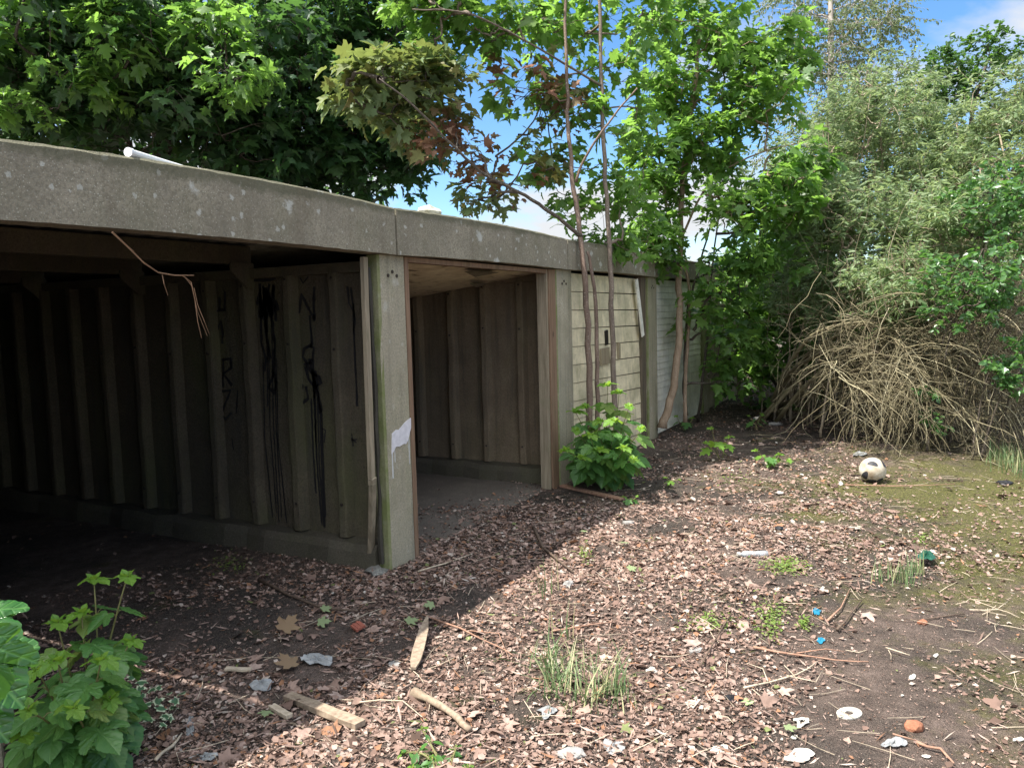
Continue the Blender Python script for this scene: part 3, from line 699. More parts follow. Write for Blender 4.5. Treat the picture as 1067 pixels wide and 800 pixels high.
# dead root hanging from the lintel
t = thing('dead_vine', onY(118, 243, -.02), 'thin dry brown vine hanging forked from the nearest lintel', 'vine')
mb = MB(); y = -.10
def py(path, r0, r1, n=4): mb.tube([onY(a, b, y+random.uniform(-.01, .01)) for a, b in path], list(np.linspace(r0, r1, len(path))), n)
py([(117, 242), (133, 257), (150, 274), (165, 284), (182, 287), (202, 287)], .0055, .002)
py([(190, 287), (199, 294), (203, 312), (206, 335), (210, 352)], .004, .0012)
py([(192, 288), (200, 298), (206, 325), (216, 350)], .002, .001); py([(202, 300), (206, 318), (213, 335), (218, 348)], .002, .001)
py([(169, 286), (171, 296), (175, 308)], .002, .001); py([(130, 254), (140, 262)], .0025, .001)
mb.build('stem', plain('dry_root', (.24, .14, .08), .7), t, fix=False)

# ================================================================ TREES
B_grey = bark('grey_brown_bark', (.095, .07, .055), (.21, .165, .125)); B_dark = bark('dark_bark', (.045, .035, .028), (.10, .08, .06))
B_tan = bark('tan_bark', (.17, .115, .075), (.33, .245, .17))
L_dark = leafmat('maple_leaf_dark', [(.022, .055, .024), (.034, .08, .03), (.07, .125, .045)], (.12, .26, .05), .34)
L_mid = leafmat('maple_leaf_green', [(.06, .13, .035), (.085, .17, .042), (.11, .195, .05), (.15, .23, .055)], (.28, .50, .08), .50)
L_olive = leafmat('maple_leaf_olive', [(.10, .15, .06), (.13, .18, .08), (.10, .17, .06), (.16, .19, .06), (.24, .17, .035), (.12, .19, .09), (.20, .10, .05)], (.26, .32, .08), .34, .5, .4)
L_brown = leafmat('withered_leaf', [(.17, .08, .055), (.22, .12, .08), (.34, .22, .15), (.11, .13, .05), (.15, .17, .06)], (.3, .15, .06), .25, .8, .1)
L_grey = leafmat('grey_green_leaf', [(.085, .14, .055), (.13, .195, .085), (.18, .25, .12), (.30, .36, .21)], (.36, .46, .18), .42, .5, .35)
L_birch = leafmat('birch_leaf', [(.08, .12, .05), (.12, .16, .075), (.17, .21, .11)], (.26, .34, .1), .35, .5, .3)
L_haw = leafmat('hawthorn_leaf', [(.03, .075, .02), (.05, .11, .028), (.08, .15, .04)], (.15, .32, .04), .35)
L_priv = leafmat('privet_leaf', [(.05, .12, .04), (.075, .165, .05), (.11, .21, .065)], (.17, .38, .06), .35, .32, .55)

# 1 big maple behind the garages
def pb(lst):
    out = []
    for (px, py_, d, rx, ry, rz, n) in lst: out.append(blob(D(px, py_, d), (rx, ry, rz), n))
    return np.vstack(out)
b0 = D(178, 150, 10.5); b0[2] = 0
cl = pb([(20, 60, 8.6, 1.3, 1.3, .9, 90), (110, 40, 8.2, 1.2, 1.2, .9, 90), (60, 120, 9, 1.4, 1.2, .5, 60), (170, 105, 9, 1.3, 1.0, .8, 60), (230, 60, 8.4, 1.1, 1.1, .9, 80), (300, 80, 9.6, 1.2, 1.2, 1.3, 110),
         (290, 165, 9.6, 1.2, 1.0, .6, 70), (370, 130, 10, 1.0, 1., .9, 75), (350, 30, 10, 1.2, 1.2, .8, 70), (405, 165, 10, .6, .7, .40, 34), (400, 60, 10.2, .9, .9, .8, 45), (150, -80, 10, 3.4, 3, 1.6, 90),
         (220, 60, 12.5, 3.6, 2.4, 2.0, 210), (350, 90, 11.5, 1.4, 1.4, 1.3, 70), (-60, 40, 10, 2, 2, 1.6, 50)])
tr0 = b0.copy()
BIG = tree('maple_tree', 'large dark maple with dense crown overhanging the garage roofs at left', 'tree', b0,
     [([b0, b0+(.1, 0, 2.2), D(168, 120, 10.4), D(150, 20, 10.3), D(140, -120, 10.5)], .24, .10), ([D(168, 130, 10.4), D(110, 70, 10), D(60, 30, 9.8), D(0, -20, 9.6)], .12, .05),
      ([D(172, 140, 10.4), D(230, 90, 10.2), D(300, 60, 10.2), D(360, 40, 10.2)], .10, .04)], cl, (B_dark, L_dark), MAPLE, .165, 9, .26, .006, shoots=2)
# paler trees farther behind it, closing the view under the crown
for (px, dd, lab) in ((60, 22, 'distant tree behind the dark maple, at far left above the roof'), (300, 24, 'distant tree behind the dark maple, above the front joint of the lintels')):
    bb = D(px, 200, dd); bb[2] = 0
    cl = blob(bb+(0, 0, 4.6), (3.2, 3.2, 2.6), 150)
    tree('distant_tree', lab, 'tree', bb, [([bb, bb+(.1, .1, 2.5), bb+(0, .2, 5.5)], .2, .08)], cl, (B_dark, L_dark), MAPLE_LO, .22, 7, .6, .012, group='trees behind the big maple')

# 2 slim saplings in front of the third garage
def gp(px, py_): return G(px, py_)
sA = np.array([5.15, -.26, 0.]); 
def col_at(pxs, Y0, X0):       # trunk through image points, kept at a constant distance
    z0 = pix((X0, Y0, 1.2))[2]-(.5 if X0 < 4.5 else 0); return [D(a, b, z0+dz) for a, b, dz in pxs]
tA = col_at([(614, 474, 0), (614, 400, 0), (610, 300, 0), (604, 240, 0), (597, 190, 0), (592, 130, .05), (590, 60, .1), (588, -40, .15)], -.25, W+.75)
tA2 = col_at([(622, 474, .05), (622, 400, .05), (619, 300, .05), (612, 262, .02)], -.25, W+.78)
zA = pix((W+.75, -.25, 1.2))[2]; bA = tA[0].copy(); bA[2] = 0
fork = col_at([(600, 190, 0), (612, 160, -.05), (640, 120, -.1), (664, 92, -.15)], -.25, W+.75)
limb = col_at([(606, 247, 0), (575, 222, -.15), (540, 200, -.3), (505, 182, -.5), (470, 150, -.7), (430, 110, -.9), (395, 82, -1.0)], -.25, W+.75)
cl = pb([(560, 35, zA, .55, .5, .28, 14), (530, 105, zA-.2, .35, .4, .15, 5), (600, 100, zA, .25, .4, .5, 12), (580, 165, zA, .25, .3, .35, 9), (600, 215, zA, .3, .3, .2, 6), (640, 170, zA, .2, .3, .5, 7), (655, 60, zA, .25, .3, .5, 8)])
TA = tree('maple_sapling', 'forked maple sapling with a reddish double stem before the cream door', 'sapling', bA, [(tA, .034, .013), (tA2, .026, .014), (fork, .014, .007)], cl, (bark('reddish_bark', (.09, .06, .045), (.20, .14, .105)), L_mid), MAPLE, .13, 7, .14, .0035, group='self-sown maples along the garage fronts')
# its half withered limb
cl2 = pb([(395, 85, zA-1.0, .36, .3, .15, 12), (440, 85, zA-.9, .40, .3, .22, 14), (372, 105, zA-1.0, .20, .2, .08, 5), (415, 125, zA-.9, .35, .2, .10, 7), (460, 90, zA-.8, .25, .3, .2, 6)])
cl3 = pb([(470, 150, zA-.7, .30, .3, .18, 16), (500, 165, zA-.5, .25, .3, .12, 8), (530, 195, zA-.3, .3, .3, .08, 6), (570, 120, zA-.1, .3, .3, .3, 10), (530, 80, zA-.3, .3, .3, .2, 8)])
def spray(parent, limbs, cl, woodm, leafm, leafname, lsize, per, spread, shoots=2, tpl=MAPLE):
    tt = tree('tmp', None, None, parent.location, limbs, cl, (woodm, leafm), tpl, lsize, per, spread, .0032, shoots=shoots, woodname='limb', leafname=leafname)
    for ch in list(bpy.data.objects):
        if ch.parent == tt: ch.parent = parent; ch.location = -parent.location
    bpy.data.objects.remove(tt)
spray(BIG, [([D(150, 40, 9.6), D(125, 30, 8.4), D(110, 20, 7.8)], .014, .006), ([D(200, 80, 9.4), D(225, 60, 8.2), D(235, 50, 7.6)], .014, .006)], pb([(120, 15, 7.7, .35, .4, .12, 12), (130, 50, 7.6, .3, .3, .14, 12), (225, 25, 7.5, .28, .3, .16, 12), (250, 85, 7.5, .35, .3, .10, 12), (100, 85, 7.8, .4, .3, .10, 10), (30, 115, 7.8, .35, .3, .08, 9), (15, 20, 7.6, .4, .3, .2, 12)]), B_dark, L_mid, 'foliage', .13, 7, .2)  # paler leaf colour paints the sunlit sprays on the dark crown
spray(TA, [(limb, .020, .006)], cl2, B_dark, L_olive, 'foliage', .135, 8, .13)
spray(TA, [(limb[1:4], .006, .004)], cl3, B_dark, L_brown, 'withered_foliage', .12, 6, .14, 1)
spray(TA, [(limb[1:5], .006, .004)], pb([(455, 125, zA-.7, .3, .3, .12, 6), (565, 170, zA-.3, .25, .3, .15, 5), (585, 90, zA, .25, .3, .3, 6), (510, 205, zA-.4, .3, .2, .08, 6)]), B_dark, L_olive, 'foliage', .125, 7, .14)

tB = col_at([(641, 474, 0), (640, 400, 0), (637, 300, 0), (634, 240, 0), (629, 150, 0), (626, 60, 0), (624, -30, 0), (622, -150, 0)], -.3, W+1.15)
zB = pix((W+1.15, -.3, 1.2))[2]; bB = tB[0].copy(); bB[2] = 0
br1 = col_at([(627, 90, 0), (560, 50, -.4), (490, 15, -.9), (430, 10, -1.2)], -.3, W+1.15)
cl = pb([(648, 215, zB, .3, .3, .2, 8), (668, 140, zB, .2, .3, .4, 9), (655, 258, zB, .35, .3, .12, 7), (615, 250, zB, .25, .3, .10, 5), (600, 20, zB, .4, .4, .25, 10), (665, 30, zB, .3, .4, .35, 10), (640, -60, zB, .9, .8, .6, 40)])
TB = tree('maple_sapling', 'tall straight maple sapling whose single pale stem crosses the blue sky', 'sapling', bB, [(tB, .030, .014), (br1, .012, .005)], cl, (B_grey, L_mid), MAPLE, .125, 7, .15, .0035, group='self-sown maples along the garage fronts')
L_lime = leafmat('young_maple_leaf', [(.045, .13, .02), (.07, .17, .025), (.10, .20, .03)], (.26, .45, .07), .42)
spray(TB, [(br1, .010, .005)], pb([(440, 12, zB-1.2, .28, .3, .16, 14), (480, 25, zB-1., .35, .3, .2, 18), (520, 30, zB-.8, .3, .3, .15, 9), (450, 40, zB-1.1, .2, .2, .15, 7), (460, -30, zB-1, .6, .5, .3, 16), (550, 0, zB-.6, .4, .3, .2, 9)]), B_grey, L_lime, 'foliage', .11, 7, .15)

# 3 the curved maple before the fourth garage
tC = col_at([(690, 446, 0), (700, 410, 0), (707, 360, 0), (708, 300, 0), (710, 240, 0), (713, 170, 0), (722, 100, 0), (728, 40, 0), (735, -60, 0)], -.35, 2*W+.35)
zC = pix((2*W+.35, -.35, 1.2))[2]; bC = tC[0].copy(); bC[2] = 0
tC2 = [D(714, 440, zC+.3), D(715, 380, zC+.3), D(718, 300, zC+.3), D(700, 240, zC+.3), D(690, 190, zC+.3), D(684, 130, zC+.2)]
br2 = [D(709, 250, zC), D(740, 190, zC-.2), D(790, 160, zC-.4), D(830, 150, zC-.6)]
cl = pb([(695, 100, zC, .4, .5, .5, 34), (750, 50, zC, .75, .6, .55, 48), (730, 160, zC-.1, .6, .5, .5, 42), (785, 110, zC-.3, .5, .5, .5, 40), (690, 205, zC, .45, .4, .38, 26), (672, 160, zC, .3, .3, .4, 14), (680, 255, zC-.3, .45, .3, .16, 16), (770, 220, zC-.3, .6, .5, .35, 28),
         (830, 175, zC-.5, .45, .4, .30, 22), (820, 60, zC-.1, .4, .4, .5, 22), (705, 20, zC, .4, .5, .4, 20), (740, -60, zC, 1.2, 1.0, .6, 50), (830, 225, zC-.5, .3, .3, .2, 12)])
tree('maple_sapling', 'curved maple sapling leaning against the post between the boarded doors', 'sapling', bC, [(tC, .055, .02), (tC2, .026, .012), (br2, .016, .006)], cl, (B_tan, L_mid), MAPLE, .135, 8, .16, .0038, group='self-sown maples along the garage fronts', rmax=.02)
# lower fringe and two thin companions
bD = G(716, 436); tD = [bD, D(713, 400, zC+.5), D(716, 330, zC+.5), D(728, 280, zC+.4), D(742, 230, zC+.4)]
cl = pb([(760, 285, zC, .5, .4, .30, 20), (735, 330, zC+.1, .25, .3, .35, 12), (800, 270, zC-.2, .4, .4, .25, 12), (770, 350, zC+.4, .3, .3, .3, 14), (750, 390, zC+.5, .25, .2, .2, 8), (700, 265, zC-.1, .25, .2, .18, 8), (690, 240, zC-.2, .2, .2, .15, 7)])
tree('maple_sapling', 'low leafy maple sapling in front of the white boarded door', 'sapling', bD, [(tD, .024, .01)], cl, (B_dark, L_mid), MAPLE, .135, 7, .15, .0035, group='self-sown maples along the garage fronts')
bE = G(727, 440); tE = [bE, D(732, 400, zC+.8), D(738, 340, zC+.8), D(742, 280, zC+.8), D(750, 220, zC+.9)]
cl = pb([(790, 310, zC+1.6, .6, .6, .5, 34), (780, 380, zC+1.6, .45, .5, .4, 22), (820, 260, zC+1.4, .7, .6, .5, 34)])
tree('maple_sapling', 'slender dark maple sapling at the right edge of the white door', 'sapling', bE, [(tE, .022, .01)], cl, (B_dark, L_mid), MAPLE, .13, 7, .18, .004, group='self-sown maples along the garage fronts')

# 4 birch and bushes at the back right
bF = D(868, 200, 21); bF[2] = 0
cl = pb([(860, 60, 21, 1.5, 1.2, 1.6, 120), (900, 30, 21, 1.3, 1.2, 1.2, 70), (850, -20, 21, 1.8, 1.4, 1.4, 90), (920, 110, 21, 1.6, 1.2, 1.2, 80), (840, 150, 21, 1.6, 1.4, 1.5, 90), (925, 5, 21, .5, .6, .7, 20)])
tree('birch_tree', 'tall pale birch with drooping fine twigs rising behind the thicket', 'tree', bF, [([bF, bF+(0, .1, 3), D(866, 60, 21), D(866, -60, 21)], .15, .05)], cl, (bark('birch_bark', (.30, .25, .2), (.5, .46, .42)), L_birch), OVAL, .085, 16, .75, .006, mode='r', droop=.9, shoots=3, vdrop=.9)
bG = D(1020, 200, 13); bG[2] = 0
cl = pb([(1035, 60, 13, .45, .4, .45, 30), (985, 70, 13, .35, .3, .35, 20), (1010, 95, 13, .5, .4, .3, 26), (975, 110, 13, .4, .4, .3, 18), (1050, 120, 13, .6, .5, .4, 26), (1000, 160, 13, .9, .7, .5, 50)])
tree('hawthorn_bush', 'hawthorn whose dark leafy sprays stand against the cloud at upper right', 'bush', bG, [([bG, bG+(0, .1, 2), D(1010, 140, 13), D(1030, 60, 13)], .06, .02)], cl, (B_dark, L_haw), OVAL, .085, 14, .24, .004, mode='r', droop=.1, shoots=3)
def bush(name, lab, base, cl, leafm, tpl, ls, per, sp_, shoots, wood, group=None, nst=5, r0=.03, droop=.3, mode='r'):
    top = cl.mean(0); st = []
    for i in range(nst):
        e = cl[random.randrange(len(cl))]; a = base+np.array([random.uniform(-.25, .25), random.uniform(-.25, .25), 0]); m_ = (a+e)/2+np.array([0, 0, .35])
        st.append(([a, a*.7+m_*.3+(0, 0, .1), m_, e], r0*random.uniform(.6, 1), r0*.25))
    return tree(name, lab, 'bush', base, st, cl, (wood, leafm), tpl, ls, per, sp_, .0035, group, droop, shoots, mode, woodname='stem', leafname='foliage', rmax=.02)
B_twig = bark('buddleia_bark', (.20, .155, .105), (.40, .33, .24), (20, 20, 8))
for (px, py_, d, n, rr, lab) in ((850, 190, 13.5, 150, (1.3, 1.2, 1.1), 'tall grey-green buddleia rising just right of the maple saplings'),
                                 (930, 160, 12.5, 190, (1.3, 1.2, 1.15), 'grey-green buddleia in the middle of the thicket below the birch'),
                                 (1010, 200, 11, 190, (1.2, 1.1, 1.0), 'grey-green buddleia below the hawthorn at the right'),
                                 (1075, 190, 10, 150, (1.0, 1.1, .95), 'grey-green buddleia cut by the right edge of the view')):
    c0 = D(px, py_, d); base = c0.copy(); base[2] = 0
    cl = np.vstack([blob(c0, rr, n), blob(c0-(0, 0, 1.1), (rr[0]*.9, rr[1]*.8, .8), n//3)])
    bush('buddleia_bush', lab, base, cl, L_grey, LANCE, .12, 15, .26, 3, B_twig, 'grey-green buddleias behind the yard', 8, .04)
for (px, py_, d, n, rr, lab) in ((880, 225, 9.8, 130, (.85, .7, .5), 'lower grey-green buddleia hanging over the left half of the dead twigs'),
                                 (985, 235, 9.3, 150, (.9, .7, .5), 'lower grey-green buddleia hanging over the right half of the dead twigs'),
                                 (845, 300, 10.2, 110, (.6, .6, .6), 'shaded buddleia between the maple saplings and the dead twigs')):
    c0 = D(px, py_, d); base = c0.copy()+(.3, .5, 0); base[2] = 0
    bush('buddleia_bush', lab, base, blob(c0, rr, n), L_grey, LANCE, .11, 11, .24, 3, B_twig, 'grey-green buddleias behind the yard', 3, .014)
for (px, py_, d, n, rr, lab) in ((915, 120, 11.5, 150, (1.1, .9, .75), 'upper grey-green buddleia in front of the birch'), (1060, 110, 10.5, 90, (.7, .8, .5), 'topmost grey-green buddleia against the cloud at the right edge'),
                                 (845, 215, 10.6, 80, (.5, .6, .6), 'narrow grey-green buddleia beside the edge of the maple crown'), (930, 300, 9.0, 130, (.95, .5, .38), 'lowest grey-green buddleia spray laid over the twigs')):
    c0 = D(px, py_, d); base = c0.copy()+(.3, .6, 0); base[2] = 0
    bush('buddleia_bush', lab, base, blob(c0, rr, n), L_grey, LANCE, .11, 12, .25, 3, B_twig, 'grey-green buddleias behind the yard', 4, .016)
# dark hedge on the right; the two near bushes are added to darken the hollow
for (px, d, lab) in ((830, 12.2, 'added bush darkening the gap right of the slender maple'), (905, 13.5, 'added bush darkening the hollow behind the arch of dead stems'), (800, 19, 'dark hedge tree behind the end of the garage row'), (960, 19, 'dark hedge tree behind the dead twigs'), (1110, 15, 'dark hedge tree behind the right edge of the thicket')):
    c0 = D(px, 290, d); base = c0.copy(); base[2] = 0
    cl = blob(base+(0, 0, 1.9), (2.6, 1.6, 1.9), 230) if d > 14 else blob(base+(0, .2, 1.2), (1.2, .8, 1.25), 120)
    bush('hedge_or_added_bush', lab, base, cl, L_haw, OVAL, .13, 14, .5, 3, B_dark, 'dark bushes closing the far end', 6, .05)

# 5 sprawling dead thicket
kt = Mt('dead_twig_bark', .8, .2); ct = kt.ramp(kt.island(), [(0, (.07, .055, .035)), (.35, (.16, .13, .08)), (.75, (.26, .22, .135)), (1, (.48, .43, .29))])
ct = kt.mix(kt.ramp(kt.noise(14, 4), [(.4, .5), (.6, 0)]), ct, (.13, .12, .06)); kt.col(ct); TW = kt.m
t = thing('dead_thicket', G(800, 436), 'sprawling thicket of bare tan arching twigs at the end of the yard', 'thicket')
main = MB(); tw = MB()
def droopy(a, d, ln, n, grav, wig):
    P = [a]; d = nrm(d)
    for i in range(n):
        d = nrm(d+np.array([0, 0, -grav])+rng.normal(size=3)*wig); q = P[-1]+d*ln/n
        if q[2] < .02: q[2] = .02+random.random()*.03; d[2] = abs(d[2])*.1
        P.append(q)
    return np.array(P)
arcs = []
for i in range(64):
    if i < 8: b = G(random.uniform(783, 812), random.uniform(432, 442)); apx = D(random.uniform(865, 945), random.uniform(295, 350), random.uniform(8.4, 9.2)); e = G(random.uniform(950, 1040), random.uniform(440, 474))
    elif i < 16: b = G(random.uniform(785, 850), random.uniform(416, 440)); apx = D(random.uniform(870, 1000), random.uniform(325, 390), random.uniform(8.4, 10.0)); e = G(random.uniform(900, 1050), random.uniform(432, 476))
    elif i < 30: b = G(random.uniform(840, 960), random.uniform(408, 428)); apx = D(random.uniform(860, 1010), random.uniform(310, 390), random.uniform(8.2, 9.6)); e = G(random.uniform(880, 1010), random.uniform(440, 476))
    elif i < 48: b = G(random.uniform(850, 1000), random.uniform(405, 428)); apx = D(random.uniform(890, 1060), random.uniform(290, 380), random.uniform(8.4, 10.2)); e = G(random.uniform(930, 1080), random.uniform(430, 470))
    else: b = G(random.uniform(1000, 1120), random.uniform(405, 430)); apx = D(random.uniform(960, 1100), random.uniform(270, 370), random.uniform(8.2, 9.6)); e = G(random.uniform(960, 1110), random.uniform(435, 472))
    e = e+np.array([0, 0, random.uniform(0, .7)])
    ctrl = apx*2-(b+e)/2; fq = .85 if i >= 30 else .62 if i < 8 else .45; P = bez(b, ctrl*fq+apx*(1-fq), e, 16); P[1:] += np.cumsum(rng.normal(size=(15, 3))*.018, 0); P[:, 2] = np.maximum(P[:, 2], .01)
    r0 = random.uniform(.022, .040) if i < 8 else random.uniform(.010, .030) if i < 16 else random.uniform(.007, .016)
    main.tube(P, list(np.linspace(r0, .003, 16)), 6); arcs.append((P, r0))
for P, r0 in arcs:
    for j in range(30):
        k_ = random.randint(3, 15); a = P[k_]+(P[min(15, k_+1)]-P[k_])*random.random(); tn = nrm(P[min(15, k_+1)]-P[k_-1])
        d = tn*.7+rng.normal(size=3)*.95+np.array([.0, -.25, .1]); ln = random.uniform(.35, 1.15)
        Q = droopy(a, d, ln, 6, random.choice((.02, .14, .30)), .16); ra = random.uniform(.0025, .0085); tw.tube(Q, list(np.linspace(ra, .0012, 7)), 3, False)
        for m_ in range(3):
            q = Q[random.randint(1, 5)]; QQ = droopy(q, nrm(Q[-1]-Q[0])+rng.normal(size=3)*.8, random.uniform(.12, .45), 4, .12, .22); tw.tube(QQ, list(np.linspace(.0022, .001, 5)), 3, False)
main.build('stem', TW, t, True, fix=False); tw.build('twigs', TW, t, True, fix=False)
# bare twigs higher up among the leaves
up_ = MB()
for i in range(480):
    a = D(random.uniform(850, 1080), random.uniform(270, 420), random.uniform(7.8, 9.8)); Q = droopy(a, rng.normal(size=3)+np.array([0, -.4, .3]), random.uniform(.4, 1.1), 6, .1, .2); up_.tube(Q, list(np.linspace(.0045, .0013, 7)), 3, False)
up_.build('upper_twigs', TW, t, True, fix=False)

# privet sprays on the right
for (px, py_, d, n, rr, lab) in ((1015, 300, 7.9, 95, (.55, .5, .48), 'glossy green privet bush over the dead twigs at right'), (1060, 385, 7.6, 34, (.26, .3, .30), 'small glossy privet low at the right edge'),
                                 (1045, 215, 8.4, 90, (.65, .5, .40), 'glossy privet high at the right edge'), ):
    c0 = D(px, py_, d); base = c0.copy()+np.array([.3, .3, 0]); base[2] = 0
    bush('privet_bush', lab, base, blob(c0, rr, n), L_priv, OVAL, .075, 10, .16, 2, B_dark, 'glossy privets on the right', 4, .016)
for (px, py_, lab) in ((975, 440, 'little green privet shoot hanging among the twigs above the ball'), (965, 412, 'little green privet shoot in the middle of the dead twigs')):
    c0 = D(px, py_, 8.3); base = G(px+4, 452)
    bush('privet_shoot', lab, base, blob(c0, (.13, .12, .09), 7), L_priv, OVAL, .07, 8, .10, 2, B_dark, None, 2, .006)

# ================================================================ LOW PLANTS
L_hero = leafmat('sycamore_seedling_leaf', [(.045, .125, .035), (.065, .17, .045), (.085, .21, .055), (.12, .25, .06), (.22, .25, .06)], (.26, .50, .08), .38, .38, .5, veins=(.16, .30, .09))
L_young = leafmat('young_sycamore_leaf', [(.12, .26, .035), (.16, .30, .04)], (.40, .62, .06), .45, .4, .4, veins=(.24, .4, .1))
L_gloss = leafmat('glossy_leaf', [(.03, .11, .02), (.045, .14, .025)], (.18, .42, .04), .3, .2, .7, veins=(.15, .34, .08))
M_stem = plain('green_stem', (.16, .15, .06), .6)
def leaves_at(lst, tpl, mat, parent, name='foliage'):
    P = np.array([l[0] for l in lst]); Y = np.array([l[1] for l in lst]); Nn = np.array([l[2] for l in lst]); s_ = np.array([l[3] for l in lst])
    V, Fa, uv = place(tpl, P, Y, Nn, s_); return np_mesh(name, V, Fa, mat, parent, uv)
def seedling(name, label, base, tips, nodes, size, mats, tpl=HERO, group=None, cat='plant', pet=.5):
    base = np.array(base, float); t = thing(name, base, label, cat, group); st = MB(); big, small = [], []
    for tp in tips:
        tp = np.array(tp, float); b = base+rng.normal(size=3)*(.02, .02, 0); m_ = (b+tp)/2+rng.normal(size=3)*.02; P = bez(b, m_+(0, 0, .03), tp, 10)
        st.tube(P, list(np.linspace(.006, .0025, 10)), 6); a0 = random.random()*3; L_ = np.linalg.norm(tp-b)
        for k_ in range(nodes):
            f = (k_+1)/nodes; q = P[min(9, int(round(f*9)))]
            for s_ in (0, 1):
                if f < .3 and random.random() < .3: continue
                a = a0+k_*math.pi/2+s_*math.pi+random.uniform(-.35, .35); o_ = np.array([math.cos(a), math.sin(a), .28+.35*f])
                sz = size*(1.15-.62*f**2)*random.uniform(.8, 1.15); pl = size*pet*(1.3-f)*random.uniform(.8, 1.3); e = q+nrm(o_)*pl
                st.tube([q, q+(e-q)*.5+(0, 0, .008), e], [.0022, .0018, .0016], 4, False)
                yd = np.array([o_[0], o_[1], -.95+.75*f+random.uniform(-.3, .2)]); nd = np.array([o_[0]*.6+random.uniform(-.25, .25)-.15, o_[1]*.6+random.uniform(-.25, .25)-.25, 1])
                (small if f > .97 else big).append((e, yd, nd, sz*(.8 if f > .97 else 1)))
        for s_ in range(3):
            a = a0+s_*2.1; small.append((tp, (math.cos(a)*.6, math.sin(a)*.6, .9), (-math.cos(a), -math.sin(a), .6), size*.3))
    st.build('stem', M_stem, t, True, fix=False)
    leaves_at(big, tpl, mats[0], t)
    if small: leaves_at(small, tpl, mats[1], t, 'young_foliage')
    return t
seedling('sycamore_seedling', 'leafy green sycamore seedling with large lobed leaves at the lower left', G(92, 792),
         [D(98, 606, 2.95), D(132, 603, 2.9), D(60, 650, 2.8), D(135, 670, 2.9), D(40, 700, 2.6), D(105, 690, 2.65), D(75, 740, 2.5), D(20, 765, 2.5), D(85, 640, 2.85), D(115, 730, 2.7), D(60, 690, 2.6), D(30, 740, 2.4)], 5, .135, (L_hero, L_young), group=None)
# glossy leaves cut by the left edge, nearer to the lens
t = thing('laurel_shoot', G(-40, 800), 'big glossy bright green leaves poking in at the left edge', 'plant')
lst = []; st = MB(); root = G(-40, 800)
for (px, py_, d, yd, nd, s_) in ((-34, 640, 2.0, ray(60, 690)-ray(0, 650), (-.2, -.5, .8), .16), (-33, 680, 1.95, ray(60, 715)-ray(0, 660), (-.3, -.6, .7), .18), (-28, 665, 1.9, ray(20, 760)-ray(0, 650), (-.3, -.7, .6), .19), (-40, 720, 1.95, ray(50, 740)-ray(0, 690), (-.3, -.6, .8), .16), (-34, 700, 2.1, (.3, -.2, .1), (0, -.3, 1), .15)):
    p = D(px, py_, d); lst.append((p, np.array(yd)*1., nd, s_)); st.tube([root, (root+p)/2+(0, 0, .1), p], [.006, .004, .002], 5, False)
leaves_at(lst, HERO, L_gloss, t); st.build('stem', M_stem, t, True, fix=False)
seedling('sycamore_seedling', 'bushy sycamore seedling growing against the post beside the cream door', G(634, 500),
         [D(633, 402, 6.9), D(655, 425, 6.8), D(610, 425, 6.9), D(600, 450, 6.75), D(640, 440, 6.6), D(668, 448, 6.7), D(625, 470, 6.6), D(606, 478, 6.6), D(650, 468, 6.5), D(600, 430, 6.9), D(625, 440, 6.7), D(645, 410, 7), D(615, 455, 6.5), D(660, 480, 6.6), D(590, 470, 6.6)], 5, .19, (L_hero, L_young), tpl=HERO)
zz = lambda px, py_: G(px, py_)
for (px, py_, tips, s_, lab) in ((750, 478, [(742, 447), (760, 456), (735, 462)], .13, 'low sycamore seedling in the sun right of the bushy one'), (805, 486, [(788, 470), (812, 474), (822, 480)], .12, 'flat sycamore seedling at the end of the bright seedling pair'),
                                 (712, 448, [(705, 434), (722, 436)], .11, 'small shaded seedling at the foot of the white door'), (788, 447, [(780, 434), (794, 432)], .11, 'small shaded seedling at the mouth of the twig thicket'),
                                 (700, 506, [(694, 498), (708, 500)], .06, 'tiny bright sprout between the seedlings in the leaf litter'), (655, 524, [(650, 518), (664, 517)], .06, 'tiny sprout pair on the shadow edge')):
    b = G(px, py_); d0 = pix(b)[2]
    seedling('sycamore_seedling', lab, b, [D(a, c, d0) for a, c in tips], 2, s_, (L_young if px in (750, 700) else L_hero, L_young), tpl=MAPLE, group='small sycamore seedlings')
# lower weeds at the bottom centre
L_weed = leafmat('weed_leaf', [(.04, .12, .03), (.07, .18, .04), (.10, .22, .05)], (.2, .42, .06), .35)
seedling('nettle_clump', 'clump of green leafy weeds cut by the bottom edge', G(462, 812), [D(440, 760, 2.9), D(475, 780, 2.9), D(500, 778, 2.9), D(420, 785, 2.85), D(450, 790, 2.8), D(488, 800, 2.75), D(515, 795, 2.8), D(430, 800, 2.75)], 6, .055, (L_weed, L_young), tpl=OVAL, pet=.25)
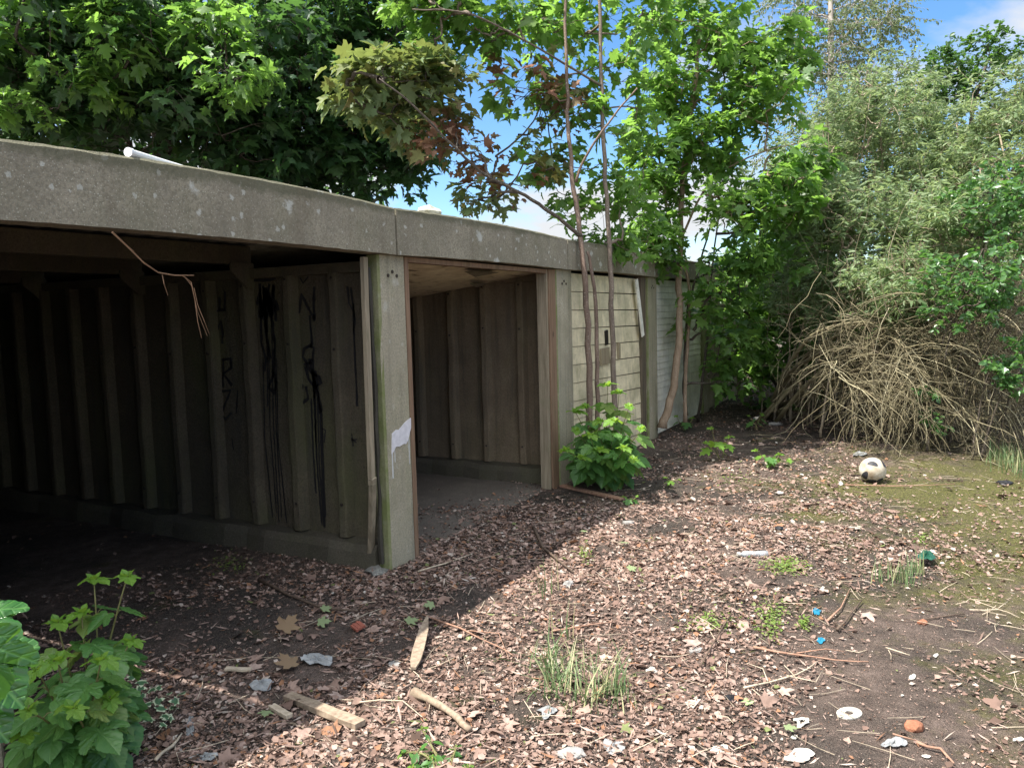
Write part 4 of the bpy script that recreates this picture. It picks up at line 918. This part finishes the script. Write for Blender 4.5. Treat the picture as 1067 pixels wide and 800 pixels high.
# variegated ivy
kv = Mt('ivy_leaf_variegated', .4, .45); x = kv.math('SUBTRACT', kv.axis(0, 'UV'), .5); y = kv.math('SUBTRACT', kv.axis(1, 'UV'), .5)
dd = kv.math('SQRT', kv.math('ADD', kv.math('MULTIPLY', x, x), kv.math('MULTIPLY', y, y))); dd = kv.math('ADD', dd, kv.math('MULTIPLY', kv.noise(60, 3), .12))
kv.col(kv.ramp(dd, [(.27, (.05, .11, .05)), (.33, (.42, .46, .30))]))
t = thing('ivy_sprig', G(160, 752), 'little variegated ivy sprig beside the large seedling', 'plant'); lst = []; st = MB()
for i in range(26):
    b = G(random.uniform(135, 190), random.uniform(728, 775)); p = b+np.array([0, 0, random.uniform(.02, .10)]); a = random.random()*6.28
    lst.append((p, (math.cos(a), math.sin(a), random.uniform(-.2, .4)), (random.uniform(-.4, .4), random.uniform(-.4, .2)-.3, 1), random.uniform(.025, .045)))
    st.tube([G(160, 752), b+(0, 0, .02), p], [.002, .0015, .001], 4, False)
leaves_at(lst, MAPLE_LO, kv.m, t); st.build('stem', M_dark, t, fix=False)
# grass
kg = Mt('grass_blade', .5, .35); cgr = kg.ramp(kg.island(), [(0, (.07, .12, .05)), (.45, (.12, .18, .075)), (.7, (.19, .24, .11)), (1, (.38, .34, .19))]); kg.col(cgr); kg.translucent((.22, .34, .10), .22)
def blades(name, label, px0, px1, py0, py1, n, h, cat='grass', group=None, lean=.45, wd=.004, cen=None):
    base = G((px0+px1)/2, (py0+py1)/2); t = thing(name, base, label, cat, group); V, Fc = [], []
    for i in range(n):
        if cen: q = cen[random.randrange(len(cen))]; b = G(q[0]+random.gauss(0, q[2]), q[1]+random.gauss(0, q[2]*.35))
        else: b = G(random.uniform(px0, px1), random.uniform(py0, py1))
        a = random.random()*6.28; l_ = h*random.uniform(.35, 1); ln = random.uniform(.1, 1)*lean; o_ = np.array([math.cos(a), math.sin(a), 0]); s_ = np.array([-o_[1], o_[0], 0]); k0 = len(V)
        b[2] = gh(b[0], b[1])
        for j, f in enumerate((0, .35, .7, 1)):
            p = b+o_*l_*ln*(f**1.7*.85+f*.15)+np.array([0, 0, 1])*l_*f*(1-.45*min(1, ln)*f); ww = wd*(1-f**1.5)*random.uniform(.8, 1.1); V += [p+s_*ww, p-s_*ww]
        for j in range(3): Fc.append((k0+2*j, k0+2*j+1, k0+2*j+3, k0+2*j+2))
    np_mesh('blades', np.array(V), np.array(Fc), kg.m, t); return t
blades('grass_tuft', 'bright green grass tuft on the shadow boundary in the foreground', 560, 650, 690, 735, 150, .30, cen=[(595, 728, 18), (620, 733, 12), (572, 700, 8), (640, 725, 8), (585, 715, 10)], lean=1.15, wd=.0035)
blades('grass_tuft', 'sparse tall grass stalks standing behind the bright tuft', 560, 590, 610, 640, 16, .30, lean=.25, wd=.003, cen=[(572, 625, 9), (590, 668, 7)])
blades('grass_tuft', 'thin loose grass straggling left and right of the bright tuft', 540, 680, 690, 745, 46, .16, cen=[(560, 728, 10), (660, 735, 12), (610, 745, 20), (600, 690, 18)], lean=1.3, wd=.003)
blades('grass_tuft', 'wispy grass tuft on the mossy tarmac near the ball', 915, 965, 598, 615, 90, .20, lean=.5, wd=.003, cen=[(922, 606, 7), (945, 610, 8), (955, 600, 5)])
blades('grass_tuft', 'grass growing along the right edge below the privet', 1030, 1075, 470, 495, 180, .28, lean=.5, wd=.005, cen=[(1055, 485, 10), (1040, 478, 8), (1068, 495, 8)])
# cushion weeds made of many tiny leaves
L_cush = leafmat('cushion_weed_leaf', [(.10, .17, .04), (.16, .24, .05), (.22, .28, .07)], (.3, .4, .06), .3)
def cushion(px, py_, rx, ry, n, lab, h=.03):
    c0 = G(px, py_); t = thing('weed_cushion', c0, lab, 'weed', 'low green weeds on the litter'); lst = []; st = MB()
    for i in range(n):
        q = G(px+random.gauss(0, rx*.45), py_+random.gauss(0, ry*.45)); q[2] = gh(q[0], q[1])+random.random()*h; a = random.random()*6.28
        lst.append((q, (math.cos(a), math.sin(a), random.uniform(-.1, .6)), (random.uniform(-.5, .5), random.uniform(-.5, .5), 1), random.uniform(.012, .024)))
        if i % 6 == 0: st.tube([(q[0], q[1], gh(q[0], q[1])-.01), q], [.001, .001], 3, False)
    leaves_at(lst, OVAL, L_cush, t); st.build('stem', M_stem, t, fix=False)
cushion(818, 595, 26, 10, 420, 'round green weed cushion below the clear bottle'); cushion(740, 652, 26, 12, 200, 'thin green weed patch left of the two weed cushions', .02)
cushion(803, 650, 18, 20, 260, 'upright green weed cushion left of the blue scraps'); cushion(838, 654, 9, 7, 90, 'smallest green weed cushion beside the blue scraps'); cushion(765, 495, 30, 8, 130, 'scattered sprouts behind the flat seedling', .02)
cushion(610, 584, 8, 10, 70, 'small pale sprout in the sun above the grass tuft', .06); cushion(962, 567, 9, 6, 60, 'pale yellow-green rosette on the moss', .05); cushion(240, 590, 26, 12, 120, 'dim sprouts in the mouth of the first garage', .04)

# ================================================================ BALL
bc = G(909, 503); rb = .5*26.5/F*pix(bc)[2]; import bmesh
t = thing('football', (bc[0], bc[1], gh(bc[0], bc[1])), 'scuffed cream football with dark curved panels on the leaf litter', 'ball')
kb = Mt('scuffed_cream_leather', .6, .3); nb = kb.noise(9, 6, .7); kb.col(kb.ramp(nb, [(.3, (.22, .16, .10)), (.5, (.38, .33, .25)), (.65, (.50, .47, .40))])); kb.bump(kb.ramp(kb.voro(9, 'Distance'), [(0, 0), (.4, 1)]), .2, .004)
bm = bmesh.new(); bmesh.ops.create_uvsphere(bm, u_segments=40, v_segments=24, radius=rb)
cz = gh(bc[0], bc[1])+rb*.95
bmesh.ops.translate(bm, vec=Vector((bc[0], bc[1], cz)), verts=bm.verts)
me = bpy.data.meshes.new('cover'); bm.to_mesh(me); bm.free(); me.materials.append(kb.m); me.polygons.foreach_set('use_smooth', [True]*len(me.polygons))
o = bpy.data.objects.new('cover', me); C.objects.link(o); o.parent = t; o.location = -t.location
cc_ = np.array([bc[0], bc[1], cz]); tocam = nrm(CP-cc_)
for (sx, sy_, ra, rb_, rot) in ((.02, .55, .42, .20, .2), (.72, .50, .22, .42, .5), (-.68, -.45, .26, .42, .6), (-.05, -.85, .5, .28, 0), (.55, -.62, .35, .22, .3)):
    d = nrm(rt*sx+up*sy_+tocam*math.sqrt(max(.05, 1-sx*sx-sy_*sy_))); e1 = nrm(np.cross(d, [0, 0, 1])); e2 = np.cross(e1, d); pts = [d]; n = 18; mb = MB(); vs = []
    for r_i in (0, .5, 1):
        for k_ in range(n):
            a = 2*math.pi*k_/n; u_, v_ = ra*math.cos(a), rb_*(math.sin(a)-.45*math.cos(a)**2); u2, v2 = u_*math.cos(rot)-v_*math.sin(rot), u_*math.sin(rot)+v_*math.cos(rot)
            q = nrm(d+(e1*u2+e2*v2)*r_i); vs.append(cc_+q*rb*1.006)
    mb.add(vs, [(r0*n+k_, r0*n+(k_+1) % n, (r0+1)*n+(k_+1) % n, (r0+1)*n+k_) for r0 in (0, 1) for k_ in range(n)]).build('panel', plain('dark_ball_panel', (.03, .03, .035), .6), t, True, fix=False)

# ================================================================ DEBRIS
M_white = plain('white_plastic_scrap', (.50, .48, .42), .7, .25, .6, 45); M_pale = plain('milky_plastic', (.36, .37, .37), .35, .5, .2, trans=.3)
M_brick = plain('brick_lump', (.28, .12, .07), .9, .2, .4, 40); M_stone = plain('grey_stone', (.26, .25, .235), .9, .2, .3); M_black = plain('black_scrap', (.018, .018, .02), .5)
M_blue = plain('blue_plastic_scrap', (.02, .17, .27), .4); M_teal = plain('dark_green_plastic', (.015, .07, .045), .4)
def gz(p, dz=0): return np.array([p[0], p[1], gh(p[0], p[1])+dz])
def scrap(name, px, py_, wpx, hpx, mat, label, cat, crump=.25, n=9, hole=0, thick=.002, group=None, lift=.006):
    """a crumpled sheet lying on the ground, sized from how large it shows"""
    if mat is M_white and not hole: wpx *= .8; hpx *= .8
    c0 = G(px, py_); u = (G(px+wpx/2, py_)-G(px-wpx/2, py_)); v = (G(px, py_-hpx/2)-G(px, py_+hpx/2)); sd_ = random.random()*90; mb = MB(); vs = []; fs = []; m_ = 22
    rc_ = [random.uniform(.6, 1.08) for _ in range(7)]; outl = [(rc_[int(k_*7/m_)]*(1-(k_*7/m_) % 1)+rc_[(int(k_*7/m_)+1) % 7]*((k_*7/m_) % 1))*random.uniform(.93, 1.04)*(1+.5*mnoise.noise(Vector((math.cos(2*math.pi*k_/m_)*1.3+sd_, math.sin(2*math.pi*k_/m_)*1.3, 0)))) for k_ in range(m_)]
    sc_ = np.linalg.norm(u)
    rings = [hole if hole else .02, .4+.4*hole, .75, 1]
    for r_ in rings:
        for k_ in range(m_):
            a = 2*math.pi*k_/m_; f = r_*(outl[k_] if crump > 0 else 1); p = c0+u*.5*f*math.cos(a)+v*.5*f*math.sin(a)
            z = gh(p[0], p[1])+lift+crump*sc_*.5*(.5+mnoise.noise(Vector((p[0]*9/sc_*.15+sd_, p[1]*9/sc_*.15, 0)))+random.uniform(-.35, .35)*(hole == 0 or crump > 0))*(1-.3*r_)
            vs.append((p[0], p[1], z))
    nv = len(vs); vs += [(a, b, c-thick) for a, b, c in vs]
    for r0 in range(3):
        for k_ in range(m_):
            a, b = r0*m_+k_, r0*m_+(k_+1) % m_; fs += [(a, b, b+m_, a+m_), (nv+a, nv+a+m_, nv+b+m_, nv+b)]
    for k_ in range(m_):
        a, b = 3*m_+k_, 3*m_+(k_+1) % m_; fs.append((a, b, b+nv, a+nv)); a, b = k_, (k_+1) % m_; fs.append((a, a+nv, b+nv, b))
    o = mb.add([(x-c0[0], y-c0[1], z) for x, y, z in vs], fs).build(name, mat, None, False, fix=False); o.location = (c0[0], c0[1], 0); return tag(o, label, cat, group)
scrap('plastic_ring', 885, 742, 27, 12, M_white, 'round white plastic ring lid on the tarmac in the foreground', 'lid', 0.0, hole=.35, thick=.006)
scrap('plastic_scrap', 836, 790, 46, 20, M_white, 'largest white plastic scrap at the bottom edge right of centre', 'scrap', .15)
scrap('paper_scrap', 750, 787, 30, 16, M_white, 'torn white paper scrap left of the largest white scrap', 'scrap', .3)
scrap('plastic_scrap', 836, 753, 22, 13, M_white, 'small bent white plastic piece with a hole left of the ring lid', 'scrap', .3, hole=.4)
for (px, py_, wp, hp_, lab) in ((951, 706, 12, 8, 'square white chip right above the ring lid'), (828, 770, 12, 7, 'white chip above the largest white scrap'), (975, 685, 8, 5, 'tiny white chip on bare tarmac far right of the twigs'), (1061, 771, 16, 5, 'white sliver at the right edge'),
                              (857, 616, 9, 7, 'white rounded chip beside the round weed cushion'), (679, 702, 16, 8, 'white folded chip in the litter left of the bare twigs'), (940, 725, 5, 3, 'small white speck beside the brick lump'), (876, 505, 8, 4, 'white sliver in front of the ball'), (712, 650, 8, 5, 'white chip by the thin weed patch'), (965, 787, 12, 5, 'white crumb near the bottom right')):
    scrap('white_chip', px, py_, wp, hp_, M_white, lab, 'chip', .12, group='white chips on the ground')
for (px, py_, wp, hp_, lab) in ((330, 690, 42, 12, 'crumpled clear plastic wrap in the shade below the red fragment'), (272, 715, 34, 12, 'crumpled clear wrap beside the fallen plank'), (198, 757, 10, 22, 'narrow pale blue wrapper next to the ivy'), (213, 792, 34, 12, 'pale crumpled wrap at the bottom left edge'), (932, 775, 28, 12, 'clear crumpled film right of the ring lid'), (570, 748, 20, 18, 'pale torn film in front of the grass tuft'), (895, 475, 16, 5, 'pale turquoise film behind the ball'), (640, 784, 26, 16, 'pale crumpled bag at the bottom centre')):
    scrap('plastic_wrap', px, py_, wp, hp_, M_pale, lab, 'plastic wrap', .35, group='crumpled clear wraps')
scrap('blue_scrap', 851, 641, 11, 7, M_blue, 'upper blue plastic scrap beside the weed cushions', 'scrap', .2); scrap('blue_scrap', 855, 669, 10, 6, M_blue, 'lower blue plastic scrap beside the weed cushions', 'scrap', .2)
scrap('dark_green_scrap', 965, 590, 20, 12, M_teal, 'dark green plastic scrap beside the wispy grass', 'scrap', .5, lift=.05); scrap('black_scrap', 763, 730, 20, 12, M_black, 'black flat scrap left of the pale twigs', 'scrap', .2)
scrap('green_leaf', 780, 733, 16, 9, plain('limp_green_leaf', (.30, .40, .18), .5), 'limp pale green leaf beside the black scrap', 'leaf', .25)
scrap('slate_piece', 725, 680, 18, 7, M_stone, 'grey slate piece in the litter left of the twigs', 'stone', .1, thick=.01)
lump('black_lump', G(812, 555), .030, M_black, 'small black lump in the sunny litter', 'lump'); lump('black_lump', G(1047, 509), (.06, .045, .035), M_black, 'small black block on the moss at the right edge', 'lump')
lump('brick_lump', G(961, 650), .022, M_brick, 'small orange brick lump on the tarmac', 'brick'); lump('brick_lump', G(953, 758), (.042, .032, .032), M_brick, 'larger orange brick lump near the ring lid', 'brick')
lump('stone', G(592, 615), (.04, .028, .03), M_stone, 'grey pebble lying at the shadow edge', 'stone'); lump('stone', G(411, 692), (.04, .03, .012), M_stone, 'flat grey stone in the shade beside the stake', 'stone'); lump('rubble', G(392, 596), (.10, .06, .03), concrete('rubble_concrete', (.26, .25, .23), 0, .2), 'broken rubble at the foot of the batten', 'rubble', .8, .4)
lump('rubble', G(596, 794), (.055, .04, .02), M_stone, 'grey crumbly stone at the bottom centre', 'stone'); lump('stone', G(655, 545), (.05, .03, .02), M_stone, 'dusty stone in the sunlit litter', 'stone', .6)
for i, (px, py_) in enumerate(((790, 437), (808, 442))): lump('stone', G(px, py_), (.10, .07, .05), M_stone, ('grey', 'paler small')[i]+' stone lying under the twig thicket', 'stone')
# patterned brick fragment
p = G(372, 658); mb = MB()
for i in range(5): mb.beam((p[0]-.03+i*.014, p[1]-.03, gh(p[0], p[1])+.018+.003*(i % 2)), (p[0]+.0+i*.014, p[1]+.035, gh(p[0], p[1])+.022+.003*(i % 2)), .012, .012)
o = mb.build('ribbed_tile_fragment', plain('red_tile', (.28, .09, .06), .8)); tag(o, 'ribbed red tile fragment in the shade left of the stake', 'tile')
# crushed bottle
t = thing('plastic_bottle', G(785, 585), 'small clear plastic bottle lying in the sunny litter', 'bottle'); a = gz(G(768, 584), .022); b = gz(G(800, 583), .022); ax = b-a
M_bot = Mt('clear_bottle', .12, .5); M_bot.b.inputs['Transmission Weight'].default_value = .75; M_bot.col((.85, .9, .93))
MB().tube([a+ax*f for f in (.1, .16, .2, .35, .6, .8, .98, 1)], [.009, .012, .020, .021, .018, .021, .020, .012], 16).build('body', M_bot.m, t, True); MB().tube([a, a+ax*.1], [.013, .013], 12).build('cap', M_white, t)
# sticks and boards
def stick(name, pts, r, mat, label, cat='stick', lift=.012, n=6, group=None, fork=None):
    P = [gz(G(*p), lift+random.uniform(0, .012)) for p in pts]; Q = [P[0]]
    for a, b in zip(P[:-1], P[1:]): Q += [a+(b-a)*.5+rng.normal(size=3)*(.004, .004, .003), b]
    base = Q[0].copy(); mb = MB(); mb.tube([q-base for q in Q], [v*random.uniform(.78, 1.2) for v in np.linspace(r, r*.5, len(Q))], n)
    if fork:
        for fk in fork:
            P2 = [gz(G(*p), lift+.01)-base for p in fk]; mb.tube(P2, list(np.linspace(r*.6, r*.3, len(P2))), 5)
    o = mb.build(name, mat, None, True, fix=False); o.location = base; return tag(o, label, cat, group)
M_pstick = timber('pale_dry_stick', (.30, .24, .17), (.50, .42, .32), 0); M_dstick = timber('dark_damp_stick', (.06, .04, .03), (.13, .095, .07), 0); M_rstick = timber('reddish_dry_stick', (.20, .11, .075), (.36, .22, .155), 0)
M_plank = timber('brown_plank', (.17, .125, .09), (.33, .26, .19), .15)
def plank(name, p0, p1, wd, th, mat, label, lift=.02, tz=0):
    a = gz(G(*p0), lift); b = gz(G(*p1), lift+tz); base = a.copy(); mb = MB().beam(a-base, b-base, wd, th, seg=5, jit=.12); o = mb.build(name, mat, None, bevel=.002); o.location = base; tag(o, label, 'timber'); return o
# pointed stake
a = gz(G(431, 702), .02); b = gz(G(446, 655), .05); base = a.copy(); d = b-a; x = nrm(np.cross(d, [0, 0, 1])); vs = []
for f, wd in ((0, .012), (.12, .024), (.3, .028), (.7, .024), (1, .004)):
    q = d*f; vs += [q-x*wd, q+x*wd, q+x*wd+(0, 0, .012), q-x*wd+(0, 0, .012)]
fs = [(i*4+k_, i*4+(k_+1) % 4, i*4+4+(k_+1) % 4, i*4+4+k_) for i in range(4) for k_ in range(4)]+[(3, 2, 1, 0), (16, 17, 18, 19)]
o = MB().add(vs, fs).build('wooden_stake', M_plank); o.location = base; tag(o, 'pointed splintered stake lying across the shadow line', 'timber')
plank('timber_offcut', (300, 727), (376, 764), .05, .025, M_plank, 'brown sawn timber offcut in the shade at the bottom left of centre'); plank('timber_offcut', (283, 739), (302, 752), .03, .018, M_pstick, 'short pale yellow timber piece beside the brown offcut')
stick('branch', [(432, 728), (455, 742), (478, 758), (490, 772)], .022, M_plank, 'thick barky branch piece at the bottom centre', 'branch', .02, 8)
plank('bark_strip', (585, 508), (648, 521), .06, .02, M_rstick, 'long flat bark strip in front of the bushy seedling', .02)
plank('timber_offcut', (235, 701), (262, 700), .03, .012, M_pstick, 'short pale splinter left of the clear wrap')
stick('stick', [(163, 800), (180, 783), (190, 770)], .008, M_pstick, 'pale stick standing out at the bottom left edge', lift=.02)
stick('stick', [(270, 608), (300, 622), (335, 637), (372, 640)], .010, M_dstick, 'long dark stick in the shade before the first garage')
stick('stick', [(436, 600), (465, 590), (497, 578)], .006, M_pstick, 'pale thin stick running right from the front post')
stick('stick', [(556, 555), (566, 575), (598, 603)], .013, M_dstick, 'dark curved root at the shadow edge')
stick('stick', [(440, 645), (480, 662), (520, 680), (535, 688)], .005, M_rstick, 'reddish thin stick behind the stake', fork=[[(490, 665), (520, 668), (530, 690)]])
stick('stick', [(575, 663), (600, 660), (638, 654)], .006, M_rstick, 'reddish stick behind the bright grass tuft')
stick('stick', [(785, 678), (830, 684), (870, 690), (905, 693)], .006, M_rstick, 'long reddish twig across the tarmac', fork=[[(830, 684), (860, 680), (880, 682)]])
stick('stick', [(775, 722), (800, 712), (830, 702), (852, 690)], .005, M_pstick, 'pale bent twig crossing below the reddish one', fork=[[(800, 712), (795, 700), (778, 695)], [(820, 705), (850, 712), (857, 700)]])
stick('stick', [(862, 652), (876, 640), (885, 618)], .006, M_rstick, 'short upright-looking reddish twig right of the blue scraps')
stick('stick', [(872, 662), (885, 648), (898, 630)], .006, M_dstick, 'dark twig leaning over the reddish one', fork=[[(868, 655), (880, 662), (896, 672)]])
stick('stick', [(923, 680), (948, 688)], .004, M_pstick, 'short pale twig on the bare tarmac'); stick('stick', [(1010, 640), (1040, 640), (1062, 648)], .004, M_pstick, 'pale twig at the right edge of the tarmac', fork=[[(1040, 640), (1050, 632)]])
stick('stick', [(880, 507), (930, 510), (995, 509)], .006, M_rstick, 'reddish twig on the moss in front of the ball'); stick('stick', [(955, 776), (980, 782), (994, 795)], .007, M_rstick, 'curved reddish stick at the bottom right', fork=[[(930, 770), (955, 776)]])
stick('stick', [(1005, 644), (960, 648), (930, 650)], .004, M_dstick, 'thin dark twig pointing at the small brick lump'); stick('stick', [(375, 735), (420, 735), (440, 755)], .004, M_pstick, 'thin looping twig beside the barky branch')
stick('stick', [(730, 700), (765, 640), (768, 620)], .004, M_dstick, 'thin dark twig in the litter left of the weed cushions')
L_fall = leafmat('fallen_green_leaf', [(.17, .22, .10), (.24, .29, .15), (.12, .19, .07)], (.3, .4, .15), .2, .6, .3)
# fallen green leaves
for i, (px, py_, s_, lab) in enumerate(((424, 655, .07, 'fallen green leaf behind the stake'), (452, 636, .06, 'fallen pale leaf on bare soil above the stake'), (336, 640, .06, 'fallen green leaf on the dark stick'), (332, 655, .07, 'fallen grey-green leaf left of the red tile fragment'), (654, 573, .07, 'fallen pale green leaf in the sunny litter'), (818, 766, .05, 'bright green leaf left of the white chip'), (278, 748, .05, 'green leaf on the short pale timber'), (610, 560, .05, 'fallen leaf just inside the sun'), (655, 600, .06, 'fallen leaf behind the grass tuft'), (304, 700, .10, 'big orange-brown curled leaf beside the clear wrap'), (295, 662, .11, 'tan upright curled leaf near the first garage'))):
    p = gz(G(px, py_), .03); a = random.random()*6.28; m_ = L_brown if i > 8 else L_fall
    V, Fa, uv = place(MAPLE, np.zeros((1, 3)), [(math.cos(a), math.sin(a), .1 if i < 9 else .6)], [(random.uniform(-.2, .2), -.3, 1)], [s_])
    o = np_mesh('fallen_leaf', V, Fa, m_, None, uv); o.location = p; tag(o, lab, 'leaf', 'single fallen leaves')
# very many thin twiglets, nobody could count them
tw = MB()
for i in range(900):
    x, y = pixsampler(-.7, .7, 2.4, 10, 1)()
    if y > -.1: continue
    a = random.random()*6.28; ln = random.uniform(.05, .22); p = gz((x, y), .012); q = p+np.array([math.cos(a)*ln, math.sin(a)*ln, random.uniform(-.004, .01)]); tw.tube([p, (p+q)/2+rng.normal(size=3)*(.008, .008, .003), q], [.0018, .0016, .001], 3, False)
o = tw.build('twig_litter', M_pstick, fix=False); tag(o, 'fine pale twigs scattered over the yard', 'twigs', kind='stuff')
